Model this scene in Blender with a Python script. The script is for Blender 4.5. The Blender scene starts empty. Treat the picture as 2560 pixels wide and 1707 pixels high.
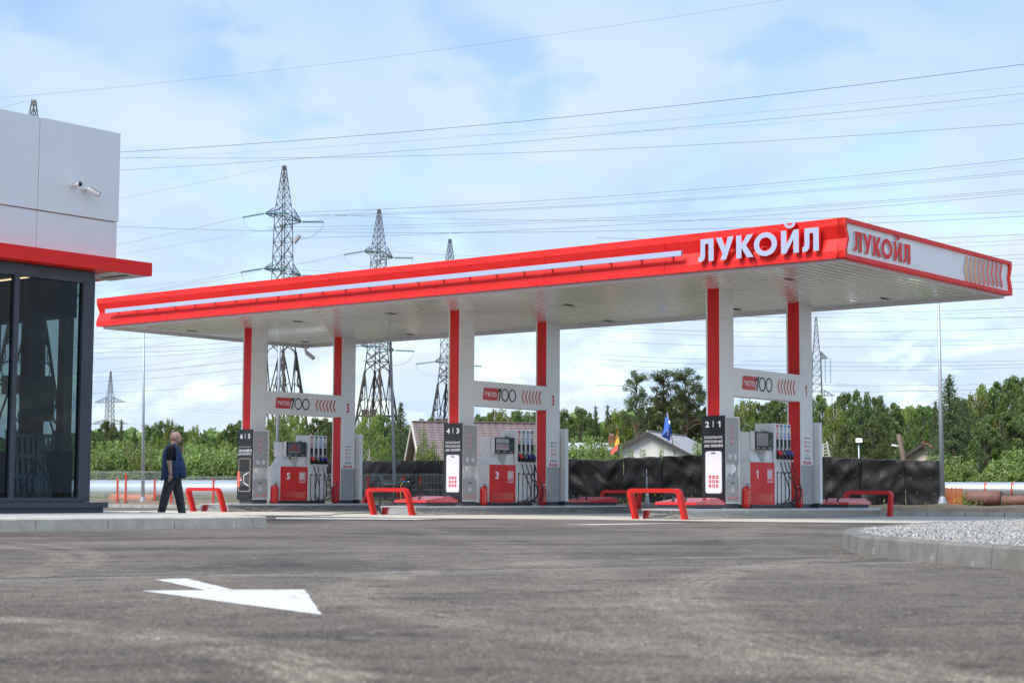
import bpy, bmesh, math, random
import numpy as np
from mathutils import Vector, Matrix
from math import sin, cos, pi, radians, sqrt, atan2

SC = bpy.context.scene
COL = SC.collection

# ------------------------------------------------------------------ camera
F_PX, C_Y, PITCH, ROLL, CAM_H = 4282.035, 865.072, 0.0861902, 0.0050563, 0.53162
PW, PH = 2560.0, 1707.0
_f = Vector((0, cos(PITCH), sin(PITCH))); _u = Vector((0, -sin(PITCH), cos(PITCH))); _r = Vector((1, 0, 0))
CAM_R = _r * cos(ROLL) + _u * sin(ROLL)
CAM_U = _u * cos(ROLL) - _r * sin(ROLL)
CAM_F = _f
cam_d = bpy.data.cameras.new('camera'); cam = bpy.data.objects.new('camera', cam_d); COL.objects.link(cam)
cam_d.sensor_width = 36.0; cam_d.sensor_fit = 'HORIZONTAL'; cam_d.lens = F_PX / PW * 36.0
cam_d.shift_y = (C_Y - PH / 2) / PW
cam_d.clip_start = 0.05; cam_d.clip_end = 6000
cam.matrix_world = Matrix(((CAM_R.x, CAM_U.x, -CAM_F.x, 0), (CAM_R.y, CAM_U.y, -CAM_F.y, 0), (CAM_R.z, CAM_U.z, -CAM_F.z, CAM_H), (0, 0, 0, 1)))
cam_d.dof.use_dof = True; cam_d.dof.focus_distance = 41.0; cam_d.dof.aperture_fstop = 4.5
SC.camera = cam

# ------------------------------------------------------------------ sky, sun, exposure
TH = 0.68334117
U = Vector((cos(TH), -sin(TH), 0)); V = Vector((sin(TH), cos(TH), 0)); Z = Vector((0, 0, 1))
SUN_DIR = (-V * 0.80 - U * 0.16 + Z * 1.0).normalized()
world = bpy.data.worlds.new('World'); SC.world = world; world.use_nodes = True
def build_world():
    nt = world.node_tree; N = nt.nodes; L = nt.links; N.clear()
    out = N.new('ShaderNodeOutputWorld'); bg = N.new('ShaderNodeBackground'); bg.inputs[1].default_value = 0.15
    sky = N.new('ShaderNodeTexSky'); sky.sky_type = 'NISHITA'; sky.sun_disc = False
    sky.sun_elevation = math.asin(SUN_DIR.z); sky.sun_rotation = atan2(SUN_DIR.x, SUN_DIR.y)
    sky.air_density = 1.0; sky.dust_density = 0.6; sky.ozone_density = 1.4
    tc = N.new('ShaderNodeTexCoord')
    sep = N.new('ShaderNodeSeparateXYZ'); L.new(tc.outputs['Generated'], sep.inputs[0])
    def math_(op, a, b=None):
        m = N.new('ShaderNodeMath'); m.operation = op
        for i, s in enumerate((a, b)):
            if s is None: continue
            if isinstance(s, (int, float)): m.inputs[i].default_value = s
            else: L.new(s, m.inputs[i])
        return m.outputs[0]
    den = math_('ADD', math_('ABSOLUTE', sep.outputs[2]), 0.30)
    cx = math_('DIVIDE', sep.outputs[0], den); cy = math_('DIVIDE', sep.outputs[1], den)
    cmb = N.new('ShaderNodeCombineXYZ'); L.new(cx, cmb.inputs[0]); L.new(cy, cmb.inputs[1])
    def noise(scale, det, rough, dist=0, off=(0, 0, 0), sc=(1, 1, 1)):
        mp = N.new('ShaderNodeMapping'); mp.inputs['Location'].default_value = off; mp.inputs['Scale'].default_value = sc
        L.new(cmb.outputs[0], mp.inputs[0])
        n = N.new('ShaderNodeTexNoise'); n.inputs['Scale'].default_value = scale; n.inputs['Detail'].default_value = det
        n.inputs['Roughness'].default_value = rough; n.inputs['Distortion'].default_value = dist
        L.new(mp.outputs[0], n.inputs['Vector']); return n.outputs['Fac']
    def ramp(x, a, b, lo=0., hi=1.):
        m = N.new('ShaderNodeMapRange'); m.interpolation_type = 'SMOOTHSTEP'
        m.inputs[1].default_value = a; m.inputs[2].default_value = b; m.inputs[3].default_value = lo; m.inputs[4].default_value = hi
        L.new(x, m.inputs[0]); return m.outputs[0]
    big = noise(2.2, 3, .5, .3, (3.1, 1.7, 0))
    wis = noise(6.5, 6, .55, .3, (.4, 5.2, 0), (1.0, .8, 1))
    gap = math_('MULTIPLY', ramp(wis, .46, .64), ramp(big, .40, .54))       # openings in the thin cloud sheet
    bright = math_('MULTIPLY', ramp(noise(2.4, 5, .50, .25, (7.7, 2.2, 0)), .20, .66), ramp(sep.outputs[2], .13, .36, 1., .30))
    mixc = N.new('ShaderNodeMix'); mixc.data_type = 'RGBA'
    mixc.inputs[6].default_value = (2.15, 3.25, 4.8, 1); mixc.inputs[7].default_value = (3.6, 4.15, 4.75, 1)
    L.new(bright, mixc.inputs[0])
    skm = N.new('ShaderNodeVectorMath'); skm.operation = 'SCALE'; skm.inputs['Scale'].default_value = 1.0
    L.new(sky.outputs[0], skm.inputs[0])
    mx = N.new('ShaderNodeMix'); mx.data_type = 'RGBA'
    L.new(math_('MULTIPLY', gap, .95), mx.inputs[0]); L.new(mixc.outputs[2], mx.inputs[6]); L.new(skm.outputs[0], mx.inputs[7])
    L.new(mx.outputs[2], bg.inputs[0]); L.new(bg.outputs[0], out.inputs[0])
build_world()
sun_d = bpy.data.lights.new('sun', 'SUN'); sun_d.energy = 3.6; sun_d.angle = radians(28); sun_d.color = (1.0, .945, .86)
sun = bpy.data.objects.new('sun', sun_d); COL.objects.link(sun)
sun.rotation_euler = SUN_DIR.to_track_quat('Z', 'Y').to_euler()
SC.view_settings.view_transform = 'Standard'; SC.view_settings.look = 'None'
SC.view_settings.exposure = 0.55; SC.view_settings.gamma = 1.0; SC.view_settings.use_curve_mapping = False
SC.cycles.max_bounces = 8; SC.cycles.transparent_max_bounces = 24; SC.cycles.sample_clamp_indirect = 8
SC.cycles.use_denoising = True

# ------------------------------------------------------------------ helpers
def ray(x, y): return CAM_R * ((x - PW / 2) / F_PX) + CAM_U * ((C_Y - y) / F_PX) + CAM_F
def at(x, y, D):                                   # the point of a sight line that lies D metres ahead
    d = ray(x, y); return Vector((0, 0, CAM_H)) + d * (D / d.y)
def gp(x, y, z=0.0):                               # the point of a sight line on a level z
    d = ray(x, y); return Vector((0, 0, CAM_H)) + d * ((z - CAM_H) / d.z)
def zat(x, y, D): return at(x, y, D).z
def xat(x, D): return (x - PW / 2) / F_PX * D

def fast_mesh(name, verts, faces_n, loops):
    me = bpy.data.meshes.new(name)
    verts = np.asarray(verts, np.float32); loops = np.asarray(loops, np.int32); faces_n = np.asarray(faces_n, np.int32)
    me.vertices.add(len(verts)); me.vertices.foreach_set('co', verts.ravel())
    me.loops.add(len(loops)); me.loops.foreach_set('vertex_index', loops)
    me.polygons.add(len(faces_n)); st = np.concatenate([[0], np.cumsum(faces_n)[:-1]]).astype(np.int32)
    me.polygons.foreach_set('loop_start', st); me.polygons.foreach_set('loop_total', faces_n)
    me.update(calc_edges=True); return me

class MB:
    def __init__(s): s.v = []; s.f = []; s.m = []; s.sm = []
    def add(s, vs, fs, mi=0, smooth=False):
        o = len(s.v); s.v += [tuple(p) for p in vs]
        for f in fs: s.f.append(tuple(o + i for i in f)); s.m.append(mi); s.sm.append(smooth)
        return s
    def box(s, x0, x1, y0, y1, z0, z1, mi=0):
        return s.add([(x0, y0, z0), (x1, y0, z0), (x1, y1, z0), (x0, y1, z0), (x0, y0, z1), (x1, y0, z1), (x1, y1, z1), (x0, y1, z1)],
                     [(0, 3, 2, 1), (4, 5, 6, 7), (0, 1, 5, 4), (1, 2, 6, 5), (2, 3, 7, 6), (3, 0, 4, 7)], mi)
    def rbox(s, x0, x1, y0, y1, z0, z1, r=.01, mi=0):     # box with chamfered edges
        bm = bmesh.new(); bmesh.ops.create_cube(bm, size=1.0)
        for v in bm.verts: v.co = Vector(((x0 + x1) / 2 + v.co.x * (x1 - x0), (y0 + y1) / 2 + v.co.y * (y1 - y0), (z0 + z1) / 2 + v.co.z * (z1 - z0)))
        bmesh.ops.bevel(bm, geom=bm.edges[:], offset=r, segments=2, affect='EDGES', profile=.7)
        bm.verts.index_update(); s.add([v.co for v in bm.verts], [[v.index for v in f.verts] for f in bm.faces], mi); bm.free(); return s
    def bar(s, p, q, w, h=None, mi=0, up=Vector((0, 0, 1))):   # straight bar of w x h section
        h = h or w; p = Vector(p); q = Vector(q); d = (q - p)
        if d.length < 1e-6: return s
        d.normalize()
        if abs(d.dot(up)) > .98: up = Vector((1, 0, 0))
        a = d.cross(up).normalized() * (w / 2); b = a.cross(d).normalized() * (h / 2)
        vs = [p + a + b, p - a + b, p - a - b, p + a - b, q + a + b, q - a + b, q - a - b, q + a - b]
        return s.add(vs, [(0, 1, 2, 3), (7, 6, 5, 4), (0, 4, 5, 1), (1, 5, 6, 2), (2, 6, 7, 3), (3, 7, 4, 0)], mi)
    def tube(s, pts, r, n=8, mi=0, cap=True, smooth=True):
        pts = [Vector(p) for p in pts]; m = len(pts); rs = r if isinstance(r, (list, tuple)) else [r] * m
        vs = []; ref = None
        for i, p in enumerate(pts):
            t = (pts[min(i + 1, m - 1)] - pts[max(i - 1, 0)]).normalized()
            if ref is None or abs(t.dot(ref)) > .95:
                ref = Vector((0, 0, 1)) if abs(t.z) < .9 else Vector((1, 0, 0))
            a = t.cross(ref).normalized(); b = a.cross(t); ref = b
            for k in range(n):
                an = 2 * pi * k / n; vs.append(p + (a * cos(an) + b * sin(an)) * rs[i])
        fs = [(i * n + k, i * n + (k + 1) % n, (i + 1) * n + (k + 1) % n, (i + 1) * n + k) for i in range(m - 1) for k in range(n)]
        o = len(s.v); s.add(vs, fs, mi, smooth)
        if cap: s.f.append(tuple(o + k for k in range(n))); s.f.append(tuple(o + (m - 1) * n + k for k in reversed(range(n)))); s.m += [mi, mi]; s.sm += [False, False]
        return s
    def prism(s, poly, z0, z1, mi=0):                     # vertical prism over a ground polygon (counter-clockwise)
        n = len(poly); vs = [(p[0], p[1], z0) for p in poly] + [(p[0], p[1], z1) for p in poly]
        return s.add(vs, [tuple(reversed(range(n))), tuple(range(n, 2 * n))] + [(i, (i + 1) % n, n + (i + 1) % n, n + i) for i in range(n)], mi)
    def extr(s, prof, axis, a, b, mi=0):                  # profile (two coords) extruded along axis from a to b
        n = len(prof)
        def P(t, q): return {'x': (t, q[0], q[1]), 'y': (q[0], t, q[1])}[axis]
        vs = [P(a, q) for q in prof] + [P(b, q) for q in prof]
        return s.add(vs, [tuple(reversed(range(n))), tuple(range(n, 2 * n))] + [(i, (i + 1) % n, n + (i + 1) % n, n + i) for i in range(n)], mi)
    def lathe(s, prof, c=(0, 0, 0), n=16, mi=0, smooth=True):
        vs = [(c[0] + r * cos(2 * pi * k / n), c[1] + r * sin(2 * pi * k / n), c[2] + z) for r, z in prof for k in range(n)]
        fs = [(i * n + k, i * n + (k + 1) % n, (i + 1) * n + (k + 1) % n, (i + 1) * n + k) for i in range(len(prof) - 1) for k in range(n)]
        return s.add(vs, fs, mi, smooth)
    def mesh(s, name):
        me = bpy.data.meshes.new(name); me.from_pydata(s.v, [], s.f); me.update()
        if any(s.m): me.polygons.foreach_set('material_index', s.m)
        if any(s.sm): me.polygons.foreach_set('use_smooth', s.sm)
        bm = bmesh.new(); bm.from_mesh(me); bmesh.ops.recalc_face_normals(bm, faces=bm.faces); bm.to_mesh(me); bm.free()
        return me
    def build(s, name, mats, parent=None, loc=None, rz=0):
        me = s.mesh(name)
        for m in (mats if isinstance(mats, (list, tuple)) else [mats]): me.materials.append(m)
        return link(name, me, parent, loc, rz)
def link(name, me, parent=None, loc=None, rz=0):
    o = bpy.data.objects.new(name, me); COL.objects.link(o); o.parent = parent
    if loc is not None: o.location = loc
    if rz: o.rotation_euler.z = rz
    return o
def tag(o, label=None, cat=None, group=None, kind=None):
    if label: o['label'] = label
    if cat: o['category'] = cat
    if group: o['group'] = group
    if kind: o['kind'] = kind
    return o
def empty(name, loc=(0, 0, 0), rz=0.0, label=None, cat=None, group=None):
    o = bpy.data.objects.new(name, None); COL.objects.link(o); o.location = loc; o.rotation_euler = (0, 0, rz); o.empty_display_size = .2
    return tag(o, label, cat, group)
def copy_tree(o, parent=None):
    c = o.copy(); COL.objects.link(c); c.parent = parent
    for ch in [x for x in bpy.data.objects if x.parent == o]: copy_tree(ch, c)
    return c

# ------------------------------------------------------------------ materials
MATS = {}
def mat(name, col, rough=.5, metal=0.0, var=.06, vs=2.5, bump=0.0, bs=60.0, coat=0.0, spec=.5, col2=None, emit=None, estr=0.0, streak=False):
    if name in MATS: return MATS[name]
    m = bpy.data.materials.new(name); m.use_nodes = True; nt = m.node_tree; N = nt.nodes; L = nt.links
    b = N['Principled BSDF']; b.inputs['Roughness'].default_value = rough; b.inputs['Metallic'].default_value = metal
    b.inputs['Specular IOR Level'].default_value = spec; b.inputs['Coat Weight'].default_value = coat
    tc = N.new('ShaderNodeTexCoord'); mp = N.new('ShaderNodeMapping'); L.new(tc.outputs['Object'], mp.inputs[0])
    if streak: mp.inputs['Scale'].default_value = (1, 1, .12)
    n = N.new('ShaderNodeTexNoise'); n.inputs['Scale'].default_value = vs; n.inputs['Detail'].default_value = 5; n.inputs['Roughness'].default_value = .62
    L.new(mp.outputs[0], n.inputs['Vector'])
    mr = N.new('ShaderNodeMapRange'); mr.inputs[1].default_value = .3; mr.inputs[2].default_value = .7; L.new(n.outputs['Fac'], mr.inputs[0])
    mx = N.new('ShaderNodeMix'); mx.data_type = 'RGBA'
    c2 = col2 or tuple(max(0, c * (1 - var)) for c in col)
    c1 = col if col2 else tuple(min(1, c * (1 + var * .5)) for c in col)
    mx.inputs[6].default_value = (*c1, 1); mx.inputs[7].default_value = (*c2, 1)
    L.new(mr.outputs[0], mx.inputs[0]); L.new(mx.outputs[2], b.inputs['Base Color'])
    rr = N.new('ShaderNodeMapRange'); rr.inputs[3].default_value = max(0.02, rough - .05); rr.inputs[4].default_value = min(1, rough + .07)
    L.new(n.outputs['Fac'], rr.inputs[0]); L.new(rr.outputs[0], b.inputs['Roughness'])
    if bump:
        n2 = N.new('ShaderNodeTexNoise'); n2.inputs['Scale'].default_value = bs; n2.inputs['Detail'].default_value = 4
        L.new(tc.outputs['Object'], n2.inputs['Vector'])
        bp = N.new('ShaderNodeBump'); bp.inputs['Strength'].default_value = bump; bp.inputs['Distance'].default_value = .02
        L.new(n2.outputs['Fac'], bp.inputs['Height']); L.new(bp.outputs[0], b.inputs['Normal'])
    if emit:
        b.inputs['Emission Color'].default_value = (*emit, 1); b.inputs['Emission Strength'].default_value = estr
    MATS[name] = m; return m

RED = mat('red_panel', (.78, .026, .024), .45, var=.06, vs=1.2, spec=.25)
RED2 = mat('red_paint', (.66, .020, .018), .42, var=.07, vs=4, spec=.35)
RED_FRAME = mat('red_frame', (.90, .050, .040), .5, var=.04, spec=.25)
RED_EXT = mat('red_extinguisher', (.46, .012, .012), .35, coat=.1)
WHITE = mat('white_panel', (.82, .82, .82), .38, var=.03, vs=.8, coat=.1)
COLW = mat('column_panel', (.80, .795, .785), .42, var=.035, vs=.9)
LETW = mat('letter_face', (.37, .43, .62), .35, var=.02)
GREY = mat('grey_panel', (.37, .37, .375), .45, var=.04)
GREY_L = mat('light_grey_frame', (.74, .735, .73), .42, var=.03)
GREY_LET = mat('letter_side', (.62, .60, .63), .5)
DARK = mat('dark_frame', (.042, .048, .064), .38, var=.1, coat=.1)
PLINTH = mat('plinth_paint', (.052, .058, .076), .5)
BLACK = mat('black_print', (.012, .012, .014), .3, var=.1, coat=.2)
BLACKP = mat('black_plastic', (.014, .014, .015), .42)
RUBBER = mat('rubber', (.012, .012, .012), .5)
SLOT = mat('dark_slot', (.008, .008, .009), .7)
INK = mat('dark_ink', (.02, .022, .028), .5)
WPRINT = mat('white_print', (.80, .82, .88), .4, var=.01)
RPRINT = mat('red_print', (.58, .035, .03), .4, var=.02)
GPRINT = mat('grey_print', (.36, .37, .38), .5)
SOFFIT = mat('soffit_slat', (.60, .595, .585), .16, var=.05, vs=.7, coat=.35)
TRIM = mat('white_trim', (.66, .66, .68), .4)
STEEL_G = mat('galvanised', (.44, .47, .50), .46, metal=.55, var=.14, vs=9)
INSUL = mat('glass_insulator', (.10, .24, .21), .12, var=.1, coat=.5)
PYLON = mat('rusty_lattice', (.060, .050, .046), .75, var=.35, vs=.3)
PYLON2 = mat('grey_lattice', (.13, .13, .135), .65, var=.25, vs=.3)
WIRE = mat('wire_metal', (.16, .17, .19), .6)
CONC = mat('kerb_concrete', (.40, .40, .39), .85, var=.22, vs=5, bump=.25, bs=120)
GLASS_E = (.8, .9, .85)

def steel_mat():
    m = bpy.data.materials.new('polished_steel'); m.use_nodes = True; nt = m.node_tree; N = nt.nodes; L = nt.links; b = N['Principled BSDF']
    b.inputs['Base Color'].default_value = (.60, .60, .60, 1); b.inputs['Metallic'].default_value = 1; b.inputs['Roughness'].default_value = .13
    tc = N.new('ShaderNodeTexCoord'); mp = N.new('ShaderNodeMapping'); mp.inputs['Scale'].default_value = (1, 1, 2.2); L.new(tc.outputs['Object'], mp.inputs[0])
    n = N.new('ShaderNodeTexNoise'); n.inputs['Scale'].default_value = 1.9; n.inputs['Detail'].default_value = 2; n.inputs['Distortion'].default_value = .8; L.new(mp.outputs[0], n.inputs['Vector'])
    bp = N.new('ShaderNodeBump'); bp.inputs['Strength'].default_value = .22; bp.inputs['Distance'].default_value = .02; L.new(n.outputs['Fac'], bp.inputs['Height']); L.new(bp.outputs[0], b.inputs['Normal'])
    MATS['polished_steel'] = m; return m
STEEL = steel_mat()

def glass_mat():
    m = bpy.data.materials.new('tinted_glass'); m.use_nodes = True; nt = m.node_tree; N = nt.nodes; L = nt.links
    for n in list(N):
        if n.type == 'BSDF_PRINCIPLED': N.remove(n)
    out = [n for n in N if n.type == 'OUTPUT_MATERIAL'][0]
    tr = N.new('ShaderNodeBsdfTransparent'); tr.inputs[0].default_value = (.64, .70, .71, 1)
    gl = N.new('ShaderNodeBsdfGlossy'); gl.inputs['Roughness'].default_value = .01; gl.inputs[0].default_value = (.8, .85, .9, 1)
    lw = N.new('ShaderNodeLayerWeight'); lw.inputs[0].default_value = .5; pw = N.new('ShaderNodeMath'); pw.operation = 'POWER'; pw.inputs[1].default_value = 4.0; L.new(lw.outputs['Facing'], pw.inputs[0]); fr = N.new('ShaderNodeMath'); fr.operation = 'MULTIPLY_ADD'; fr.inputs[1].default_value = .8; fr.inputs[2].default_value = .018; L.new(pw.outputs[0], fr.inputs[0])
    mx = N.new('ShaderNodeMixShader'); L.new(fr.outputs[0], mx.inputs[0]); L.new(tr.outputs[0], mx.inputs[1]); L.new(gl.outputs[0], mx.inputs[2]); L.new(mx.outputs[0], out.inputs[0])
    MATS['tinted_glass'] = m; return m
GLASS = glass_mat()

# flat lettering and plates --------------------------------------------------
def curve_mesh(splines, ext, res=4):
    cu = bpy.data.curves.new('outline', 'CURVE'); cu.dimensions = '2D'; cu.fill_mode = 'BOTH'; cu.extrude = ext / 2; cu.resolution_u = res
    for pts in splines:
        sp = cu.splines.new('POLY'); sp.points.add(len(pts) - 1); sp.use_cyclic_u = True
        for p, q in zip(sp.points, pts): p.co = (q[0], q[1], 0, 1)
    return _conv(cu)
def _conv(cu):
    o = bpy.data.objects.new('tmp_outline', cu); COL.objects.link(o)
    dg = bpy.context.evaluated_depsgraph_get(); dg.update()
    me = bpy.data.meshes.new_from_object(o.evaluated_get(dg)); bpy.data.objects.remove(o); bpy.data.curves.remove(cu)
    me.materials.clear(); return me
def place(me, plane, org, name, mts, parent, off=0.0):
    """plane 'v': reads from the -v side (x -> a, y -> z); 'u': reads from the +u side (x -> b, y -> z); 'x': reads from -Y of its own frame"""
    n = len(me.vertices); co = np.zeros(n * 3, np.float32); me.vertices.foreach_get('co', co); co = co.reshape(-1, 3)
    o = np.asarray(org, np.float32); out = np.zeros_like(co)
    if plane == 'v': out[:, 0] = o[0] + co[:, 0]; out[:, 1] = o[1] - co[:, 2] - off; out[:, 2] = o[2] + co[:, 1]
    elif plane == 'u': out[:, 1] = o[1] + co[:, 0]; out[:, 0] = o[0] + co[:, 2] + off; out[:, 2] = o[2] + co[:, 1]
    me.vertices.foreach_set('co', out.ravel()); me.update()
    for m in (mts if isinstance(mts, (list, tuple)) else [mts]): me.materials.append(m)
    return link(name, me, parent)
def plate(name, splines, plane, org, m, parent, t=.004, off=0.0, side=None):
    me = curve_mesh(splines, t)
    if side is not None:                                   # second material on the rim
        nz = np.zeros(len(me.polygons) * 3, np.float32); me.polygons.foreach_get('normal', nz); nz = np.abs(nz.reshape(-1, 3)[:, 2])
        me.polygons.foreach_set('material_index', (nz < .5).astype(np.int32)); m = [m, side]
    return place(me, plane, org, name, m, parent, off + t / 2)
def lettering(name, s, x0, x1, y0, y1, plane, org, m, parent, t=.004, off=0.0, bold=.0, keep=False):
    if s == '1':                                            # a plain figure one with its flag
        c = [(.52, 0), (1, 0), (1, 1), (.60, 1), (0, .80), (0, .60), (.52, .74)]
        return plate(name, [[(x0 + (x1 - x0) * p, y0 + (y1 - y0) * q) for p, q in c]], plane, org, m, parent, t, off)
    cu = bpy.data.curves.new('outline', 'FONT'); cu.body = s; cu.offset = bold; cu.extrude = .5; cu.resolution_u = 2; cu.fill_mode = 'BOTH'
    me = _conv(cu); n = len(me.vertices); co = np.zeros(n * 3, np.float32); me.vertices.foreach_get('co', co); co = co.reshape(-1, 3)
    a, b = co.min(0), co.max(0)
    sx = (x1 - x0) / (b[0] - a[0]); sy = (y1 - y0) / (b[1] - a[1])
    co[:, 0] = x0 + (co[:, 0] - a[0]) * sx; co[:, 1] = y0 + (co[:, 1] - a[1]) * sy; co[:, 2] *= t
    me.vertices.foreach_set('co', co.ravel())
    return place(me, plane, org, name, m, parent, off + t / 2)
def rect(x0, x1, y0, y1): return [(x0, y0), (x1, y0), (x1, y1), (x0, y1)]
def rrect(x0, x1, y0, y1, r, n=5):
    out = []
    for cx, cy, a0 in ((x1 - r, y0 + r, -90), (x1 - r, y1 - r, 0), (x0 + r, y1 - r, 90), (x0 + r, y0 + r, 180)):
        for k in range(n + 1):
            a = radians(a0 + 90 * k / n); out.append((cx + r * cos(a), cy + r * sin(a)))
    return out
def circ(cx, cy, rx, ry=None, n=20): ry = ry or rx; return [(cx + rx * cos(2 * pi * k / n), cy + ry * sin(2 * pi * k / n)) for k in range(n)]
def chevron(cx, cy, w, h, t, n=5):                         # "<" stroke of width t with round ends
    p0 = Vector((cx + w, cy + h / 2)); p1 = Vector((cx, cy)); p2 = Vector((cx + w, cy - h / 2)); r = t / 2
    d0 = (p0 - p1).normalized(); d2 = (p2 - p1).normalized(); n0 = Vector((-d0.y, d0.x)); n2 = Vector((-d2.y, d2.x))
    out = [p1 + Vector((-t * .62, 0))]
    def cap(c, d, nn, sgn):
        return [c + nn * (r * cos(pi * k / n) * sgn) + d * (r * sin(pi * k / n)) for k in range(n + 1)]
    out = [p1 - Vector((t * .55, 0))] + cap(p0, d0, n0, 1) + [p1 + Vector((t * .55, 0))] + cap(p2, d2, n2, 1)
    return [(p.x, p.y) for p in out]
# ================================================================== THE SETTING
O2 = Vector((-1.2821, 44.24247, 0)); SP = 7.94328
ISL = {3: O2 - U * SP, 2: O2.copy(), 1: O2 + U * SP}          # origin of each pump island frame (a along U, b along V)
def loc(k, a, b, z=0.0): return ISL[k] + U * a + V * b + Z * z
def circle3(p, q, r):
    ax, ay, bx, by, cx, cy = p.x, p.y, q.x, q.y, r.x, r.y
    d = 2 * (ax * (by - cy) + bx * (cy - ay) + cx * (ay - by))
    ux = ((ax**2 + ay**2) * (by - cy) + (bx**2 + by**2) * (cy - ay) + (cx**2 + cy**2) * (ay - by)) / d
    uy = ((ax**2 + ay**2) * (cx - bx) + (bx**2 + by**2) * (ax - cx) + (cx**2 + cy**2) * (bx - ax)) / d
    return ux, uy, sqrt((ax - ux)**2 + (ay - uy)**2)

def asphalt_mat(chip=False):
    m = bpy.data.materials.new('asphalt_chip' if chip else 'asphalt'); m.use_nodes = True; nt = m.node_tree; N = nt.nodes; L = nt.links; b = N['Principled BSDF']
    geo = N.new('ShaderNodeNewGeometry'); P = geo.outputs['Position']
    def noise(scale, det=4, rough=.55, dist=0., rot=0., sc=(1, 1, 1), off=(0, 0, 0)):
        r = N.new('ShaderNodeMapping'); r.inputs['Rotation'].default_value = (0, 0, rot); L.new(P, r.inputs[0])
        s = N.new('ShaderNodeMapping'); s.inputs['Scale'].default_value = sc; s.inputs['Location'].default_value = off; L.new(r.outputs[0], s.inputs[0])
        n = N.new('ShaderNodeTexNoise'); n.inputs['Scale'].default_value = scale; n.inputs['Detail'].default_value = det; n.inputs['Roughness'].default_value = rough; n.inputs['Distortion'].default_value = dist
        L.new(s.outputs[0], n.inputs['Vector']); return n.outputs['Fac']
    def ramp(x, a, c, lo=0., hi=1.):
        q = N.new('ShaderNodeMapRange'); q.interpolation_type = 'SMOOTHSTEP'
        for i, t in zip((1, 2, 3, 4), (a, c, lo, hi)): q.inputs[i].default_value = t
        L.new(x, q.inputs[0]); return q.outputs[0]
    def M(op, a, c=None):
        q = N.new('ShaderNodeMath'); q.operation = op
        for i, t in enumerate((a, c)):
            if t is None: continue
            if isinstance(t, (int, float)): q.inputs[i].default_value = t
            else: L.new(t, q.inputs[i])
        return q.outputs[0]
    def mix(fac, a, c, blend='MIX'):
        q = N.new('ShaderNodeMix'); q.data_type = 'RGBA'; q.blend_type = blend
        for i, t in ((0, fac), (6, a), (7, c)):
            if isinstance(t, (int, float)): q.inputs[i].default_value = t
            elif isinstance(t, tuple): q.inputs[i].default_value = (*t, 1)
            else: L.new(t, q.inputs[i])
        return q.outputs[2]
    sep = N.new('ShaderNodeSeparateXYZ'); L.new(P, sep.inputs[0])
    seam_a, seam_b = gp(0, 1447), gp(2100, 1407)
    sd = (seam_b - seam_a).normalized(); sn = Vector((-sd.y, sd.x, 0)); rot = -atan2(sd.y, sd.x)
    wob = noise(1.3, 3)
    dist = M('ADD', M('ADD', M('MULTIPLY', sep.outputs[0], sn.x), M('MULTIPLY', sep.outputs[1], sn.y)), -sn.dot(seam_a))
    distw = M('ADD', dist, M('MULTIPLY', M('SUBTRACT', wob, .5), .25))
    near = ramp(distw, -.12, .12, 1., 0.)
    base = mix(ramp(noise(.22, 5, .62, .4), .38, .60), (.048, .038, .032), (.138, .112, .093))
    base = mix(M('MULTIPLY', near, .5), base, (.172, .140, .114))
    strk = noise(.75, 6, .66, .5, rot + .12, (.30, 1.0, 1))
    base = mix(M('MULTIPLY', ramp(strk, .46, .68), .65), base, (.215, .185, .150))
    base = mix(M('MULTIPLY', ramp(noise(.6, 6, .66, .5, rot + .9, (.3, 1.1, 1), (3, 9, 0)), .50, .70), .48), base, (.20, .172, .140))
    base = mix(M('MULTIPLY', ramp(noise(1.5, 6, .66, .4, rot, (.4, 1, 1), (8, 1, 0)), .52, .70), .62), base, (.034, .031, .032))
    base = mix(M('MULTIPLY', ramp(noise(3.2, 4, .6, .2, rot - .2, (.3, 1, 1), (5, 2, 0)), .53, .72), .48), base, (.040, .036, .037))
    tracks = [((130, 1560), (480, 1604), (860, 1707), .26, .85), ((1700, 1480), (1900, 1590), (2300, 1690), .30, .6), ((900, 1500), (1400, 1590), (1900, 1640), .28, .5),
              ((1010, 1318), (1190, 1350), (1500, 1470), .45, .28), ((1850, 1335), (1980, 1400), (2480, 1520), .4, .2), ((0, 1365), (150, 1405), (40, 1432), .16, .42), ((0, 1352), (240, 1396), (60, 1442), .14, .45)]
    for i, (p, q, r, wd, st) in enumerate(tracks):
        cx, cy, R = circle3(gp(*p), gp(*q), gp(*r))
        vd = N.new('ShaderNodeVectorMath'); vd.operation = 'DISTANCE'; vd.inputs[1].default_value = (cx, cy, 0); L.new(P, vd.inputs[0])
        e = M('ABSOLUTE', M('SUBTRACT', vd.outputs['Value'], R))
        band = M('MULTIPLY', ramp(e, wd * .35, wd, 1., 0.), ramp(noise(2.4, 5, .65, 0, .3 * i, (1, 1, 1), (i * 3.3, 0, 0)), .33, .62))
        rib = N.new('ShaderNodeMath'); rib.operation = 'SINE'; L.new(M('MULTIPLY', vd.outputs['Value'], 75.), rib.inputs[0])
        band = M('MULTIPLY', band, M('ADD', M('MULTIPLY', rib.outputs[0], .25), .75))
        base = mix(M('MULTIPLY', band, st), base, (.34, .29, .225))
    line = M('MULTIPLY', ramp(M('ABSOLUTE', M('ADD', distw, .05)), .03, .11, 1., 0.), ramp(noise(3.1, 4), .35, .6))
    base = mix(M('MULTIPLY', line, .9), base, (.24, .23, .22))
    line2 = ramp(M('ABSOLUTE', M('SUBTRACT', distw, .08)), .02, .09, 1., 0.)
    base = mix(M('MULTIPLY', line2, .8), base, (.04, .04, .042))
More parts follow.
